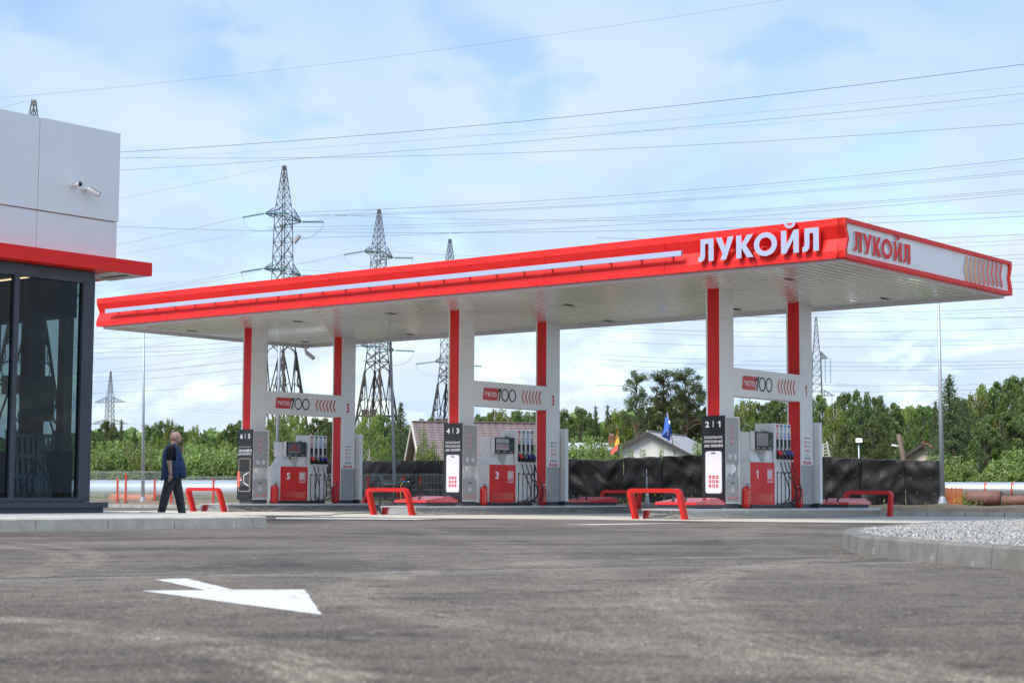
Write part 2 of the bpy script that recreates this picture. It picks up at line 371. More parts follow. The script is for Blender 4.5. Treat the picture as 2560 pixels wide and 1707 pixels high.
    blot = noise(4.5, 5, .66, .3); base = mix(M('MULTIPLY', ramp(blot, .54, .70), .75), base, (.20, .168, .138)); base = mix(M('MULTIPLY', ramp(blot, .47, .30), .8), base, (.036, .031, .030))
    mid_ = noise(13, 4, .72); base = mix(M('MULTIPLY', ramp(mid_, .55, .75), .4), base, (.17, .155, .14)); base = mix(M('MULTIPLY', ramp(mid_, .45, .25), .5), base, (.036, .033, .034))
    grain = noise(70, 3, .75)
    base = mix(M('MULTIPLY', ramp(grain, .52, .70), .5), base, (.19, .178, .17))
    base = mix(M('MULTIPLY', ramp(grain, .48, .30), .55), base, (.028, .026, .027))
    if chip:                                              # single stones: some pale, some coated with bitumen
        cr = N.new('ShaderNodeValToRGB'); L.new(geo.outputs['Random Per Island'], cr.inputs[0]); e = cr.color_ramp.elements; e[0].color = (.5, .5, .5, 1); e[1].color = (2.3, 2.25, 2.2, 1)
        for p_, c_ in ((.4, .75), (.75, 1.05), (.94, 1.5)): k = e.new(p_); k.color = (c_, c_, c_, 1)
        base = mix(1.0, base, cr.outputs[0], 'MULTIPLY')
    L.new(base, b.inputs['Base Color']); b.inputs['Roughness'].default_value = .82; b.inputs['Specular IOR Level'].default_value = .35
    bp = N.new('ShaderNodeBump'); bp.inputs['Strength'].default_value = .5; bp.inputs['Distance'].default_value = .006; L.new(grain, bp.inputs['Height']); L.new(bp.outputs[0], b.inputs['Normal'])
    return m
ASPH = asphalt_mat()
g = MB(); g.add([(-1500, -60, 0), (1500, -60, 0), (1500, 2500, 0), (-1500, 2500, 0)], [(0, 1, 2, 3)])
tag(g.build('asphalt_ground', ASPH), 'dusty grey asphalt forecourt with tyre marks', kind='structure')

APRON = mat('apron_concrete', (.52, .49, .43), .85, var=.25, vs=1.4, bump=.1, bs=80, col2=(.40, .375, .335))
def rough_edge(pts, step=.05, j=.006):
    rg = random.Random(9); out = []
    for p, q in zip(pts, pts[1:] + pts[:1]):
        n = max(1, int((q - p).length / step)); out += [p.lerp(q, i / n) + Vector((rg.uniform(-j, j), rg.uniform(-j, j), 0)) * (i > 0) for i in range(n)]
    return out
def sheet(name, pts, z, m, label):
    b = MB(); b.add([(p[0], p[1], z) for p in pts], [tuple(range(len(pts)))]); o = b.build(name, m); return tag(o, label, kind='structure')
ap = [gp(-300, 1281.5), gp(580, 1288), gp(1080, 1295), gp(1440, 1298), gp(1760, 1302.5), gp(2100, 1306), gp(2700, 1310)]
apf = [loc(1, 3.5, 9.5), loc(3, -4, 9.5)]
sheet('concrete_apron', [p for p in ap] + apf, .004, APRON, 'pale concrete apron under the pump islands')
PAINT = mat('road_paint', (.60, .585, .555), .6, var=.12, vs=9, bump=.15, bs=90)
def wear(m):
    N = m.node_tree.nodes; L = m.node_tree.links; b = N['Principled BSDF']; src = b.inputs['Base Color'].links[0].from_socket; geo = N.new('ShaderNodeNewGeometry')
    n = N.new('ShaderNodeTexNoise'); n.inputs['Scale'].default_value = 26; n.inputs['Detail'].default_value = 8; n.inputs['Roughness'].default_value = .75; L.new(geo.outputs['Position'], n.inputs['Vector'])
    n2 = N.new('ShaderNodeTexNoise'); n2.inputs['Scale'].default_value = 3; n2.inputs['Detail'].default_value = 4; L.new(geo.outputs['Position'], n2.inputs['Vector'])
    r2 = N.new('ShaderNodeMapRange'); r2.inputs[1].default_value = .45; r2.inputs[2].default_value = .7; r2.inputs[3].default_value = -.05; r2.inputs[4].default_value = .07; L.new(n2.outputs['Fac'], r2.inputs[0])
    ad = N.new('ShaderNodeMath'); L.new(n.outputs['Fac'], ad.inputs[0]); L.new(r2.outputs[0], ad.inputs[1])
    r = N.new('ShaderNodeMapRange'); r.inputs[1].default_value = .50; r.inputs[2].default_value = .66; r.inputs[4].default_value = .7; L.new(ad.outputs[0], r.inputs[0])
    mx = N.new('ShaderNodeMix'); mx.data_type = 'RGBA'; L.new(r.outputs[0], mx.inputs[0]); L.new(src, mx.inputs[6]); mx.inputs[7].default_value = (.20, .175, .15, 1); L.new(mx.outputs[2], b.inputs['Base Color'])
wear(PAINT)
sheet('painted_arrow', rough_edge([gp(*p) for p in ((353.7, 1477), (804.4, 1537.4), (762, 1474.2), (582.3, 1474.2), (465.3, 1446), (387.5, 1448.6), (511.6, 1475.3))]), .0030, PAINT, 'white arrow painted on the asphalt')
sheet('painted_line', [gp(*p) for p in ((690, 1297.5), (1040, 1299.5), (1100, 1297), (690, 1293.8))], .009, PAINT, 'white line painted along the edge of the concrete apron')
sheet('painted_line', [gp(*p) for p in ((1400, 1312), (1480, 1313), (1730, 1308.3), (1600, 1308.8))], .009, PAINT, 'white line painted on the asphalt before the middle of the canopy')

# far kerb, verge and rough ground behind it
FK0, FK1 = Vector((-30, 68.4, 0)), Vector((60, 18.0, 0)); FKD = (FK1 - FK0).normalized(); FKN = Vector((-FKD.y, FKD.x, 0))
def fk(x, off=0.0):                                   # point of the line parallel to the far kerb, off metres behind it, on the sight column x
    t = (x - PW / 2) / F_PX; p = FK0 + FKN * off
    s = (t * p.y - p.x) / (FKD.x - t * FKD.y); return p + FKD * s
SOIL = mat('bare_soil', (.20, .155, .11), .95, var=.4, vs=1.1, bump=.9, bs=14, col2=(.11, .085, .06))
def verge():
    b = MB(); rng = random.Random(4); n = 150; rows = [0.14, .6, 1.1, 1.7, 2.4, 3.2, 4.2, 8]
    vs = []
    for j, r in enumerate(rows):
        for i in range(n + 1):
            p = FK0 + FKD * (i / n * (FK1 - FK0).length * .75) + FKN * r
            vs.append((p.x, p.y, .11 + (0 if j == 0 else rng.uniform(.0, .11) + .05 * min(j, 3) * rng.random())))
    fs = [(j * (n + 1) + i, j * (n + 1) + i + 1, (j + 1) * (n + 1) + i + 1, (j + 1) * (n + 1) + i) for j in range(len(rows) - 1) for i in range(n)]
    b.add(vs, fs, 0, True); tag(b.build('soil_verge', SOIL), 'strip of dug brown soil behind the far kerb', kind='structure')
verge()
MEADOW = mat('rough_meadow', (.16, .15, .115), .95, var=.4, vs=.4, bump=.6, bs=3, col2=(.11, .105, .08))
a0, a1 = FK0 - FKD * 600 + FKN * 7, FK1 + FKD * 600 + FKN * 7
sheet('meadow', [a0, a1, a1 + FKN * 1800, a0 + FKN * 1800], .14, MEADOW, 'rough grass ground under the trees')
KCONC = mat('old_kerb_concrete', (.42, .42, .41), .88, var=.2, vs=3, bump=.3, bs=90, col2=(.27, .265, .25))
fkr = empty('far_kerb', FK0); tag(fkr, 'low concrete kerb along the far side of the forecourt', kind='structure')
ks = MB().rbox(0, .985, 0, .13, 0, .125, .012).mesh('kerb_stone'); ks.materials.append(KCONC)
ang = atan2(FKD.y, FKD.x)
for i in range(12, 76):
    o = link('kerb_stone', ks, fkr, FKD * i, ang)

# ------------------------------------------------------------------ raised pavement and gravel island
KZ = .176
def kerbmat():
    m = mat('kerb_face', (.215, .205, .19), .85, var=.2, vs=4.5, bump=.3, bs=70, col2=(.125, .12, .11)); nt = m.node_tree; N = nt.nodes; L = nt.links
    b = N['Principled BSDF']; geo = N.new('ShaderNodeNewGeometry'); s = N.new('ShaderNodeSeparateXYZ'); L.new(geo.outputs['Position'], s.inputs[0])
    n = N.new('ShaderNodeTexNoise'); n.inputs['Scale'].default_value = 7; n.inputs['Detail'].default_value = 6; n.inputs['Roughness'].default_value = .7
    mp = N.new('ShaderNodeMapping'); mp.inputs['Scale'].default_value = (1.3, 1.3, .5); L.new(geo.outputs['Position'], mp.inputs[0]); L.new(mp.outputs[0], n.inputs['Vector'])
    r = N.new('ShaderNodeMapRange'); r.interpolation_type = 'SMOOTHSTEP'; r.inputs[1].default_value = .60; r.inputs[2].default_value = .70; L.new(n.outputs['Fac'], r.inputs[0])
    h = N.new('ShaderNodeMapRange'); h.inputs[1].default_value = .02; h.inputs[2].default_value = .10; h.inputs[3].default_value = 1; h.inputs[4].default_value = 0; L.new(s.outputs[2], h.inputs[0])
    mu = N.new('ShaderNodeMath'); mu.operation = 'MULTIPLY'; L.new(r.outputs[0], mu.inputs[0]); L.new(h.outputs[0], mu.inputs[1])
    src = b.inputs['Base Color'].links[0].from_socket; mx = N.new('ShaderNodeMix'); mx.data_type = 'RGBA'; L.new(mu.outputs[0], mx.inputs[0]); L.new(src, mx.inputs[6]); mx.inputs[7].default_value = (.72, .72, .71, 1)
    n3 = N.new('ShaderNodeTexNoise'); n3.inputs['Scale'].default_value = 1.6; n3.inputs['Detail'].default_value = 3; L.new(geo.outputs['Position'], n3.inputs['Vector'])
    r3 = N.new('ShaderNodeMapRange'); r3.interpolation_type = 'SMOOTHSTEP'; r3.inputs[1].default_value = .45; r3.inputs[2].default_value = .62; r3.inputs[4].default_value = .6; L.new(n3.outputs['Fac'], r3.inputs[0])
    mx2 = N.new('ShaderNodeMix'); mx2.data_type = 'RGBA'; L.new(r3.outputs[0], mx2.inputs[0]); L.new(mx.outputs[2], mx2.inputs[6]); mx2.inputs[7].default_value = (.12, .112, .10, 1)
    L.new(mx2.outputs[2], b.inputs['Base Color']); return m
KFACE = kerbmat()
KFACE2 = mat('new_kerb_face', (.66, .60, .50), .85, var=.2, vs=4, bump=.3, bs=90, col2=(.45, .41, .345))
def kstone(p, q, inn, parent, m, w=.17, h=KZ, batter=.018, rng=random.Random(2), trim=(0, 0)):
    """one kerb stone between ground points p and q; inn points to the raised side"""
    p = Vector(p); q = Vector(q); d = (q - p).normalized(); p = p + d * .006 + d * trim[0]; q = q - d * .006 - d * trim[1]; j = rng.uniform(-.004, .004); h += j
    prof = [(0, 0), (batter * .8, h - .022), (batter + .014, h), (w, h), (w, 0)]
    vs = [p + inn * a + Z * c for a, c in prof] + [q + inn * a + Z * c for a, c in prof]
    n = len(prof); b = MB(); b.add(vs, [tuple(range(n)), tuple(range(n, 2 * n))] + [(i, (i + 1) % n, n + (i + 1) % n, n + i) for i in range(n)])
    return b.build('kerb_stone', m, parent)
def kline(x): t = (x - 0) / 675.; return gp(x, 1329 + (1318 - 1329) * t)
KD = (kline(675) - kline(0)).normalized(); KIN = Vector((-KD.y, KD.x, 0))
pk = tag(empty('pavement_kerb', kline(0)), 'pale concrete kerb of the raised pavement before the shop', kind='structure')
KE = Vector((-6.55, 31.3, 0))
def kerb_run(pts, parent, m, inn_of):
    for p, q in zip(pts[:-1], pts[1:]):
        o = kstone(p, q, inn_of(p, q), parent, m); o.matrix_parent_inverse = parent.matrix_world.inverted()
bpy.context.view_layer.update()
kp = [kline(-900), kline(-700), kline(-480), kline(-280), kline(-90), kline(90), kline(270), kline(437), kline(591.5), kline(633), kline(668)]
kerb_run(kp, pk, KFACE2, lambda p, q: KIN)
kc = kline(675); ke_d = (KE - kc).normalized(); kin2 = Vector((-ke_d.y, ke_d.x, 0))
kerb_run([kline(671) + KIN * .03, kc + ke_d * .5, kc + ke_d * 1.5, kc + ke_d * 2.5, kc + ke_d * 3.5, kc + ke_d * 4.5, kc + ke_d * 5.5], pk, KFACE2, lambda p, q: kin2)
PAVE = mat('pavement_concrete', (.47, .46, .43), .88, var=.18, vs=1.7, bump=.2, bs=60, col2=(.36, .35, .325))
pp = [kp[0] + KIN * .16, kline(671) + KIN * .16 + kin2 * .16, kc + ke_d * 5.4 + kin2 * .16, KE - U * 12 + V * 2, kp[0] + KIN * 14]
b = MB(); b.prism([(p.x, p.y) for p in pp], 0, KZ - .006); tag(b.build('raised_pavement', PAVE), 'raised concrete pavement before the shop', kind='structure')

bot = [(2106, 1370), (2139, 1385), (2221, 1395.7), (2340.6, 1408), (2477.5, 1420), (2600, 1430), (2800, 1446)]
gb = [gp(*p) for p in bot]
tb = [gp(2121, 1319, KZ), gp(2209.5, 1312.6, KZ), gp(2334.7, 1303.8, KZ), gp(2432, 1300, KZ), gp(2700, 1293, KZ)]; tb = [Vector((p.x, p.y, 0)) for p in tb]
nose = (gb[0] + tb[0]) / 2 - Vector((.04, 0, 0))
gk = tag(empty('gravel_kerb', gb[0]), 'grey concrete kerb round the gravel island', kind='structure')
bpy.context.view_layer.update()
cen = Vector((9, 19, 0))
def inn(p, q):
    d = (q - p).normalized(); n = Vector((-d.y, d.x, 0)); return n if n.dot(cen - p) > 0 else -n
kerb_run(gb, gk, KFACE, inn); kerb_run([gb[0], nose, tb[0]], gk, KFACE, inn); kerb_run(tb, gk, KFACE, inn)
def inset(pts, w):
    out = []
    for i in range(len(pts)):
        a = pts[max(0, i - 1)]; c = pts[min(len(pts) - 1, i + 1)]; out.append(pts[i] + inn(a, c) * w)
    return out
bed = inset(gb, .165) + list(reversed(inset(tb, .165)))
GRAV0 = mat('gravel_base', (.42, .42, .43), .9, var=.3, vs=12, bump=.5, bs=40)
b = MB(); b.prism([(p.x, p.y) for p in bed], 0, KZ - .03); tag(b.build('gravel_bed', GRAV0), 'bed below the pale gravel', kind='structure')
def gravel():
    rng = np.random.default_rng(3); P = np.array([(p.x, p.y) for p in bed])
    def inside(q):
        c = np.zeros(len(q), bool); j = len(P) - 1
        for i in range(len(P)):
            xi, yi, xj, yj = *P[i], *P[j]
            c ^= ((yi > q[:, 1]) != (yj > q[:, 1])) & (q[:, 0] < (xj - xi) * (q[:, 1] - yi) / (yj - yi + 1e-12) + xi); j = i
        return c
    lo, hi = P.min(0), P.max(0); hi = np.minimum(hi, (9.2, 40)); n = 210000
    q = lo + rng.random((n, 2)) * (hi - lo); q = q[inside(q)]
    q = q[np.abs(q[:, 0] / q[:, 1]) < .33]
    n = len(q); r = rng.uniform(.009, .021, n)
    base = np.array([(1, 0, 0), (0, 1, 0), (-1, 0, 0), (0, -1, 0), (.1, .1, .8), (0, 0, -.8)], float)
    fs = np.array([(0, 1, 4), (1, 2, 4), (2, 3, 4), (3, 0, 4), (1, 0, 5), (2, 1, 5), (3, 2, 5), (0, 3, 5)])
    an = rng.random(n) * 2 * pi; sc = rng.uniform(.7, 1.35, (n, 6, 3))
    v = base[None] * sc * r[:, None, None]
    x = v[..., 0] * np.cos(an)[:, None] - v[..., 1] * np.sin(an)[:, None]; y = v[..., 0] * np.sin(an)[:, None] + v[..., 1] * np.cos(an)[:, None]
    v = np.stack([x, y, v[..., 2]], -1); tl = rng.normal(0, .35, (n, 2)); v[..., 2] += x * tl[:, :1] + y * tl[:, 1:]
    v += np.concatenate([q, (KZ - .022 + rng.uniform(-.006, .016, n))[:, None]], 1)[:, None]
    loops = (fs[None] + (np.arange(n) * 6)[:, None, None]).reshape(-1)
    me = fast_mesh('gravel', v.reshape(-1, 3), np.full(n * 8, 3), loops)
    m = bpy.data.materials.new('gravel_stone'); m.use_nodes = True; N = m.node_tree.nodes; L = m.node_tree.links
    ge = N.new('ShaderNodeNewGeometry'); cr = N.new('ShaderNodeValToRGB'); L.new(ge.outputs['Random Per Island'], cr.inputs[0])
    e = cr.color_ramp.elements; e[0].color = (.10, .10, .11, 1); e[1].color = (.52, .51, .49, 1)
    for p_, c_ in ((.2, (.17, .17, .18, 1)), (.5, (.29, .285, .285, 1)), (.8, (.37, .345, .30, 1))): k = e.new(p_); k.color = c_
    L.new(cr.outputs[0], N['Principled BSDF'].inputs['Base Color']); N['Principled BSDF'].inputs['Roughness'].default_value = .85
    me.materials.append(m); tag(link('gravel', me), 'pale grey and white crushed stones filling the kerbed island', 'gravel', kind='stuff')
gravel()
def debris():
    rng = random.Random(8); b = MB()
    spots = [(gp(2105 + rng.uniform(-60, 90), 1372 + rng.uniform(-6, 28)), rng.uniform(.006, .016)) for _ in range(70)]
    spots += [(gp(2150 + rng.uniform(-400, 300), 1398 + rng.uniform(-14, 26)), rng.uniform(.005, .013)) for _ in range(60)]
    spots += [(gp(rng.uniform(100, 2400), rng.uniform(1330, 1620)), rng.uniform(.004, .011)) for _ in range(80)]
    spots += [(gp(rng.uniform(0, 680), rng.uniform(1322, 1338)), rng.uniform(.006, .014)) for _ in range(60)]
    for p, r in spots:
        v = [(p.x + r * rng.uniform(.6, 1.3) * cos(t), p.y + r * rng.uniform(.6, 1.3) * sin(t), .001) for t in (0, 1.5, 3.1, 4.6)] + [(p.x, p.y, r * 1.1)]
        b.add(v, [(0, 1, 4), (1, 2, 4), (2, 3, 4), (3, 0, 4), (3, 2, 1, 0)])
    tag(b.build('debris', mat('grit', (.20, .18, .16), .9, var=.5, vs=3, col2=(.07, .065, .06))), 'loose grit and crumbs scattered on the asphalt', 'grit', kind='stuff')
debris()
def chips():
    """the stones of the asphalt surface, standing a few millimetres proud where the eye can still tell them apart"""
    rng = np.random.default_rng(17); n = 230000
    D = 1 / rng.uniform(1 / 21., 1 / 4.3, n); X = rng.uniform(-.335, .335, n) * D; r = rng.uniform(.0026, .0058, n) * rng.choice([1, 1, 1, 1.4], n)
    isl = np.array([(p.x, p.y) for p in gb] + [(p.x, p.y) for p in reversed(tb)] + [(nose.x, nose.y)])
    def inside(P, x, y):
        c = np.zeros(len(x), bool); j = len(P) - 1
        for i in range(len(P)):
            xi, yi, xj, yj = *P[i], *P[j]; c ^= ((yi > y) != (yj > y)) & (x < (xj - xi) * (y - yi) / (yj - yi + 1e-12) + xi); j = i
        return c
    keep = ~inside(isl, X, D); X, D, r = X[keep], D[keep], r[keep]; n = len(X)
    an = rng.random(n) * 2 * pi; ang = an[:, None] + np.array([0, 2.2, 4.1])[None] + rng.normal(0, .25, (n, 3))
    bx = X[:, None] + np.cos(ang) * r[:, None] * 1.3; by = D[:, None] + np.sin(ang) * r[:, None] * 1.3
    tx = X + rng.normal(0, .25, n) * r; ty = D + rng.normal(0, .25, n) * r; h = r * rng.uniform(.25, .6, n)
    v = np.zeros((n, 4, 3)); v[:, :3, 0] = bx; v[:, :3, 1] = by; v[:, :3, 2] = .0006; v[:, 3, 0] = tx; v[:, 3, 1] = ty; v[:, 3, 2] = h
    f = np.array([(0, 1, 3), (1, 2, 3), (2, 0, 3)]); loops = (f[None] + (np.arange(n) * 4)[:, None, None]).reshape(-1)
    me = fast_mesh('asphalt_chips', v.reshape(-1, 3), np.full(n * 3, 3), loops)
    m = asphalt_mat(True)
    me.materials.append(m); tag(link('asphalt_chips', me), 'small stones standing proud in the near asphalt surface', 'gravel', kind='stuff')
chips()

# ================================================================== PUMP ISLANDS
ISLB = {1: (-2.06, 7.0), 2: (-2.1, 6.9), 3: (-1.16, 5.25)}
CAPM = mat('island_cap', (.58, .58, .58), .5, var=.08, vs=3)
IPOS = {1: 'nearest the gravel', 2: 'between the other two islands', 3: 'ahead of the walking man'}
for k in (1, 2, 3):
    b0, b1 = ISLB[k]
    r = empty('pump_island', ISL[k], -TH, 'low pump island with mirror steel sides ' + IPOS[k], 'pump island', 'pump islands under the canopy')
    MB().rbox(-.865, .315, b0 + .015, b1 - .015, 0, .193, .012).build('steel_skirt', STEEL, r)
    MB().rbox(-.885, .335, b0, b1, .1935, .228, .006).build('cap', CAPM, r)

# ================================================================== CANOPY
L0, L1, W0, W1, ZS, ZT, EB, DC = 11.23465, 12.50178, 2.83122, 5.14122, 5.20903, 6.08700, .14527, .06969
ZB = ZS + DC; ZSOF = 5.325; ZM = (ZT + ZB) / 2
can = empty('fuel_canopy', O2, -TH, 'long red and white fuel station canopy on six slim columns', 'canopy')
fo = -(W0 + EB)
prof = [(fo, ZT), (fo, ZT - .152), (fo + .107, ZM), (fo, ZB + .147), (fo, ZB), (fo + .12, ZB), (fo + .12, ZT)]
segs = [-(L0 + EB), -8.2, -4.9, -1.6, 1.7, 5.0, 8.3, 10.6, L1 + EB - .004]
for i, (p, q) in enumerate(zip(segs[:-1], segs[1:])):
    MB().extr(prof, 'x', p + (.005 if i else 0), q - .005).build('fascia_panel', RED, can)
fb = W1 + EB
profb = [(fb, ZT), (fb, ZT - .152), (fb - .107, ZM), (fb, ZB + .147), (fb, ZB), (fb - .12, ZB), (fb - .12, ZT)]
MB().extr(list(reversed(profb)), 'x', -(L0 + EB), L1 + EB - .004).build('rear_fascia', RED, can)
MB().box(-(L0 + EB) + .06, L1 + EB - .20, fo + .121, fb - .121, ZT - .12, ZT - .03).build('roof_deck', TRIM, can)
MB().box(-(L0 + EB) + .02, -(L0 + EB) + .12, fo + .122, fb - .122, ZB, ZT - .125).build('end_wall', WHITE, can)
# right end: red zigzag frame round a sunken white board
def zig(i):
    return [(fo + i, ZT - i), (fo + i, ZT - .152), (fo + .107 + i, ZM), (fo + i, ZB + .147), (fo + i, ZB + i), (fb - i, ZB + i), (fb - i, ZB + .147), (fb - .107 - i, ZM), (fb - i, ZT - .152), (fb - i, ZT - i)]
A1 = L1 + EB
plate('end_frame', [zig(0), zig(.085)], 'u', (A1, 0, 0), RED_FRAME, can, t=.20, off=-.20)
plate('end_board', [zig(.04)], 'u', (A1, 0, 0), mat('end_board', (.90, .90, .90), .4, var=.02), can, t=.02, off=-.075)
# letters
def L_el(): return [[(.0, 0), (.10, 0), (.20, .03), (.265, .12), (.29, .30), (.29, .78), (.44, .78), (.44, 0), (.66, 0), (.66, 1), (.09, 1), (.09, .34), (.075, .245), (.04, .21), (0, .205)]]
def L_u(): return [[(.0, 1), (.245, 1), (.40, .56), (.525, 1), (.765, 1), (.44, .0), (.20, 0), (.285, .28)]]
def L_ka(): return [[(0, 0), (.22, 0), (.22, .44), (.455, 0), (.73, 0), (.42, .535), (.72, 1), (.455, 1), (.22, .60), (.22, 1), (0, 1)]]
def L_o(): return [circ(.48, .5, .48, .515, 36), circ(.48, .5, .262, .300, 30)]
def L_i(): return [[(0, 0), (.20, 0), (.50, .60), (.50, 0), (.72, 0), (.72, 1), (.52, 1), (.22, .40), (.22, 1), (0, 1)]]
def L_br():
    o = [(.36 + .235 * cos(pi + pi * k / 10), 1.32 + .245 * sin(pi + pi * k / 10)) for k in range(11)]
    i = [(.36 + .125 * cos(2 * pi - pi * k / 10), 1.32 + .115 * sin(2 * pi - pi * k / 10)) for k in range(11)]
    return [o + i]
WORD = [(L_el, 0.0), (L_u, .755), (L_ka, 1.63), (L_o, 2.375), (L_i, 3.50), (L_el, 4.36)]
WLEN = 5.02
def word(plane, s0, s1, zb, h, org, m, side, t, off, parent):
    k = (s1 - s0) / WLEN
    for fn, x in WORD:
        sp = [[(s0 + (x + q[0]) * k, zb + q[1] * h) for q in pl] for pl in fn()]
        plate('letter', sp, plane, org, m, parent, t, off, side)
        if fn is L_i:
            sp = [[(s0 + (x + q[0]) * k, zb + q[1] * h) for q in pl] for pl in L_br()]
            plate('letter_accent', sp, plane, org, m, parent, t, off, side)
def a_on_front(x, y, bb):                               # a coordinate where the sight line meets the plane b = bb of the canopy frame
    d = ray(x, y); o = Vector((0, 0, CAM_H)); t = (bb - (o - O2).dot(V)) / d.dot(V); p = o + d * t; return (p - O2).dot(U), p.z
def b_on_side(x, y, aa):
    d = ray(x, y); o = Vector((0, 0, CAM_H)); t = (aa - (o - O2).dot(U)) / d.dot(U); p = o + d * t; return (p - O2).dot(V), p.z
bl = fo - .085
s0, z0 = a_on_front(1747.5, 654.5, bl); s1, z1 = a_on_front(2048.5, 628, bl); _, ztop = a_on_front(2035, 569.5, bl)
zb_ = (z0 + z1) / 2
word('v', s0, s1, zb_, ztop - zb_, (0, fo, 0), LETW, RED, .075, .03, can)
q0, y0 = b_on_side(2136.5, 627.5, A1); q1, y1 = b_on_side(2278.5, 659.5, A1); _, y2 = b_on_side(2276, 611.5, A1)
zbs = (y0 + y1) / 2
word('u', q0 + .02, q1, zbs, y2 - y1, (A1, 0, 0), mat('letter_red', (.92, .045, .035), .5, spec=.2), GREY_LET, .036, -.053, can)
for i in range(9):
    x = 2413.5 + i * 10.72; q, zc = b_on_side(x + 1.5, 672 + i * 2.02, A1); t = i / 8
    c = tuple(np.array((.88, .44, .18)) * (1 - t)**1.3 + np.array((.88, .06, .05)) * (1 - (1 - t)**1.3))
    plate('chevron', [chevron(q + .03, zc + .01, .10, .47, .108)], 'u', (A1, 0, 0), mat('chevron_tint_%d' % i, c, .45), can, t=.034, off=-.053, side=GREY_LET)
# light bar on its brackets
s0, zl0 = a_on_front(265.2, 778.5, bl - .03); s1, zl1 = a_on_front(1705, 633, bl - .03); zl = (zl0 + zl1) / 2
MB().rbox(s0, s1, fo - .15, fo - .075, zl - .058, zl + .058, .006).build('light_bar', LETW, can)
for i in range(24):
    a = s0 + .35 + i * (s1 - s0 - .7) / 23; MB().box(a - .02, a + .02, fo - .074, fo + .07, zl - .05, zl - .005).build('bracket', mat('bracket_dark', (.16, .012, .012), .6), can)
# soffit
sl = MB(); sl.extr([(.002, .004), (.012, -.022), (.060, -.028), (.150, -.024), (.215, -.010), (.237, .004), (.237, .012), (.002, .012)], 'y', -W0 + .035, W1 - .035); slm = sl.mesh('slat'); slm.materials.append(SOFFIT)
bs = SOFFIT.node_tree.nodes['Principled BSDF']; bs.inputs['Coat Weight'].default_value = .8; bs.inputs['Coat Roughness'].default_value = .12
nsl = int((L0 + L1 - .07) / .24); srg = random.Random(6)
for i in range(nsl): link('slat', slm, can, (-L0 + .035 + i * .24, 0, ZSOF)).rotation_euler.y = radians(srg.uniform(-.7, .7))
MB().box(-L0 + .02, L1 - .02, -W0 + .02, W1 - .02, ZSOF + .018, ZSOF + .05).build('soffit_backing', GREY, can)
for nm, x0, x1, y0, y1 in (('trim', -L0, L1, -W0, -W0 + .034), ('trim', -L0, L1, W1 - .034, W1), ('trim', -L0, -L0 + .034, -W0 + .0345, W1 - .0345), ('trim', L1 - .034, L1, -W0 + .0345, W1 - .0345)):
    MB().box(x0, x1, y0, y1, ZS, ZB + .06).build(nm, TRIM, can)
for px, py in ((1973, 695), (2214, 744), (1841, 771), (480.6, 824.5), (744, 801), (978, 781.5), (1027, 833), (762, 852), (1420, 760), (1520, 800)):
    p = gp(px, py, ZSOF) - O2; a, c = p.dot(U), p.dot(V); MB().box(a - .06, a + .06, c - .16, c + .16, ZSOF - .042, ZSOF - .032).build('downlight', mat('downlight', (.10, .10, .10), .4), can)
# columns, beams and their print
DIG = {1: '1', 2: '3', 3: '5'}
def ekto(parent, ab):
    plane, org = 'u', (ab, 0, 0)
    plate('badge', [[(1.0, 3.03), (1.03, 3.01), (1.60, 3.01), (1.64, 3.20), (1.72, 3.335), (1.07, 3.335), (1.04, 3.31)]], plane, org, RPRINT, parent, .003)
    lettering('lettering', 'ЭКТО', 1.08, 1.56, 3.10, 3.225, plane, org, WPRINT, parent, .002, .004, .022)
    plate('numeral', [[(1.645, 3.005), (1.69, 3.005), (1.775, 3.345), (1.73, 3.345), (1.60, 3.265), (1.60, 3.235), (1.63, 3.23), (1.70, 3.268)]], plane, org, INK, parent, .003, .0045)
    for c in (1.92, 2.235): plate('numeral', [circ(c, 3.17, .153, .175, 30), circ(c, 3.17, .117, .139, 30)], plane, org, INK, parent, .003, .0045)
    for i in range(6): plate('chevron', [chevron(2.66 + i * .145, 3.165, .072, .32, .05)], plane, org, mat('sign_chevron_%d' % i, (.60 - .006 * i, .15 - .022 * i, .10 - .014 * i), .45), parent, .003)
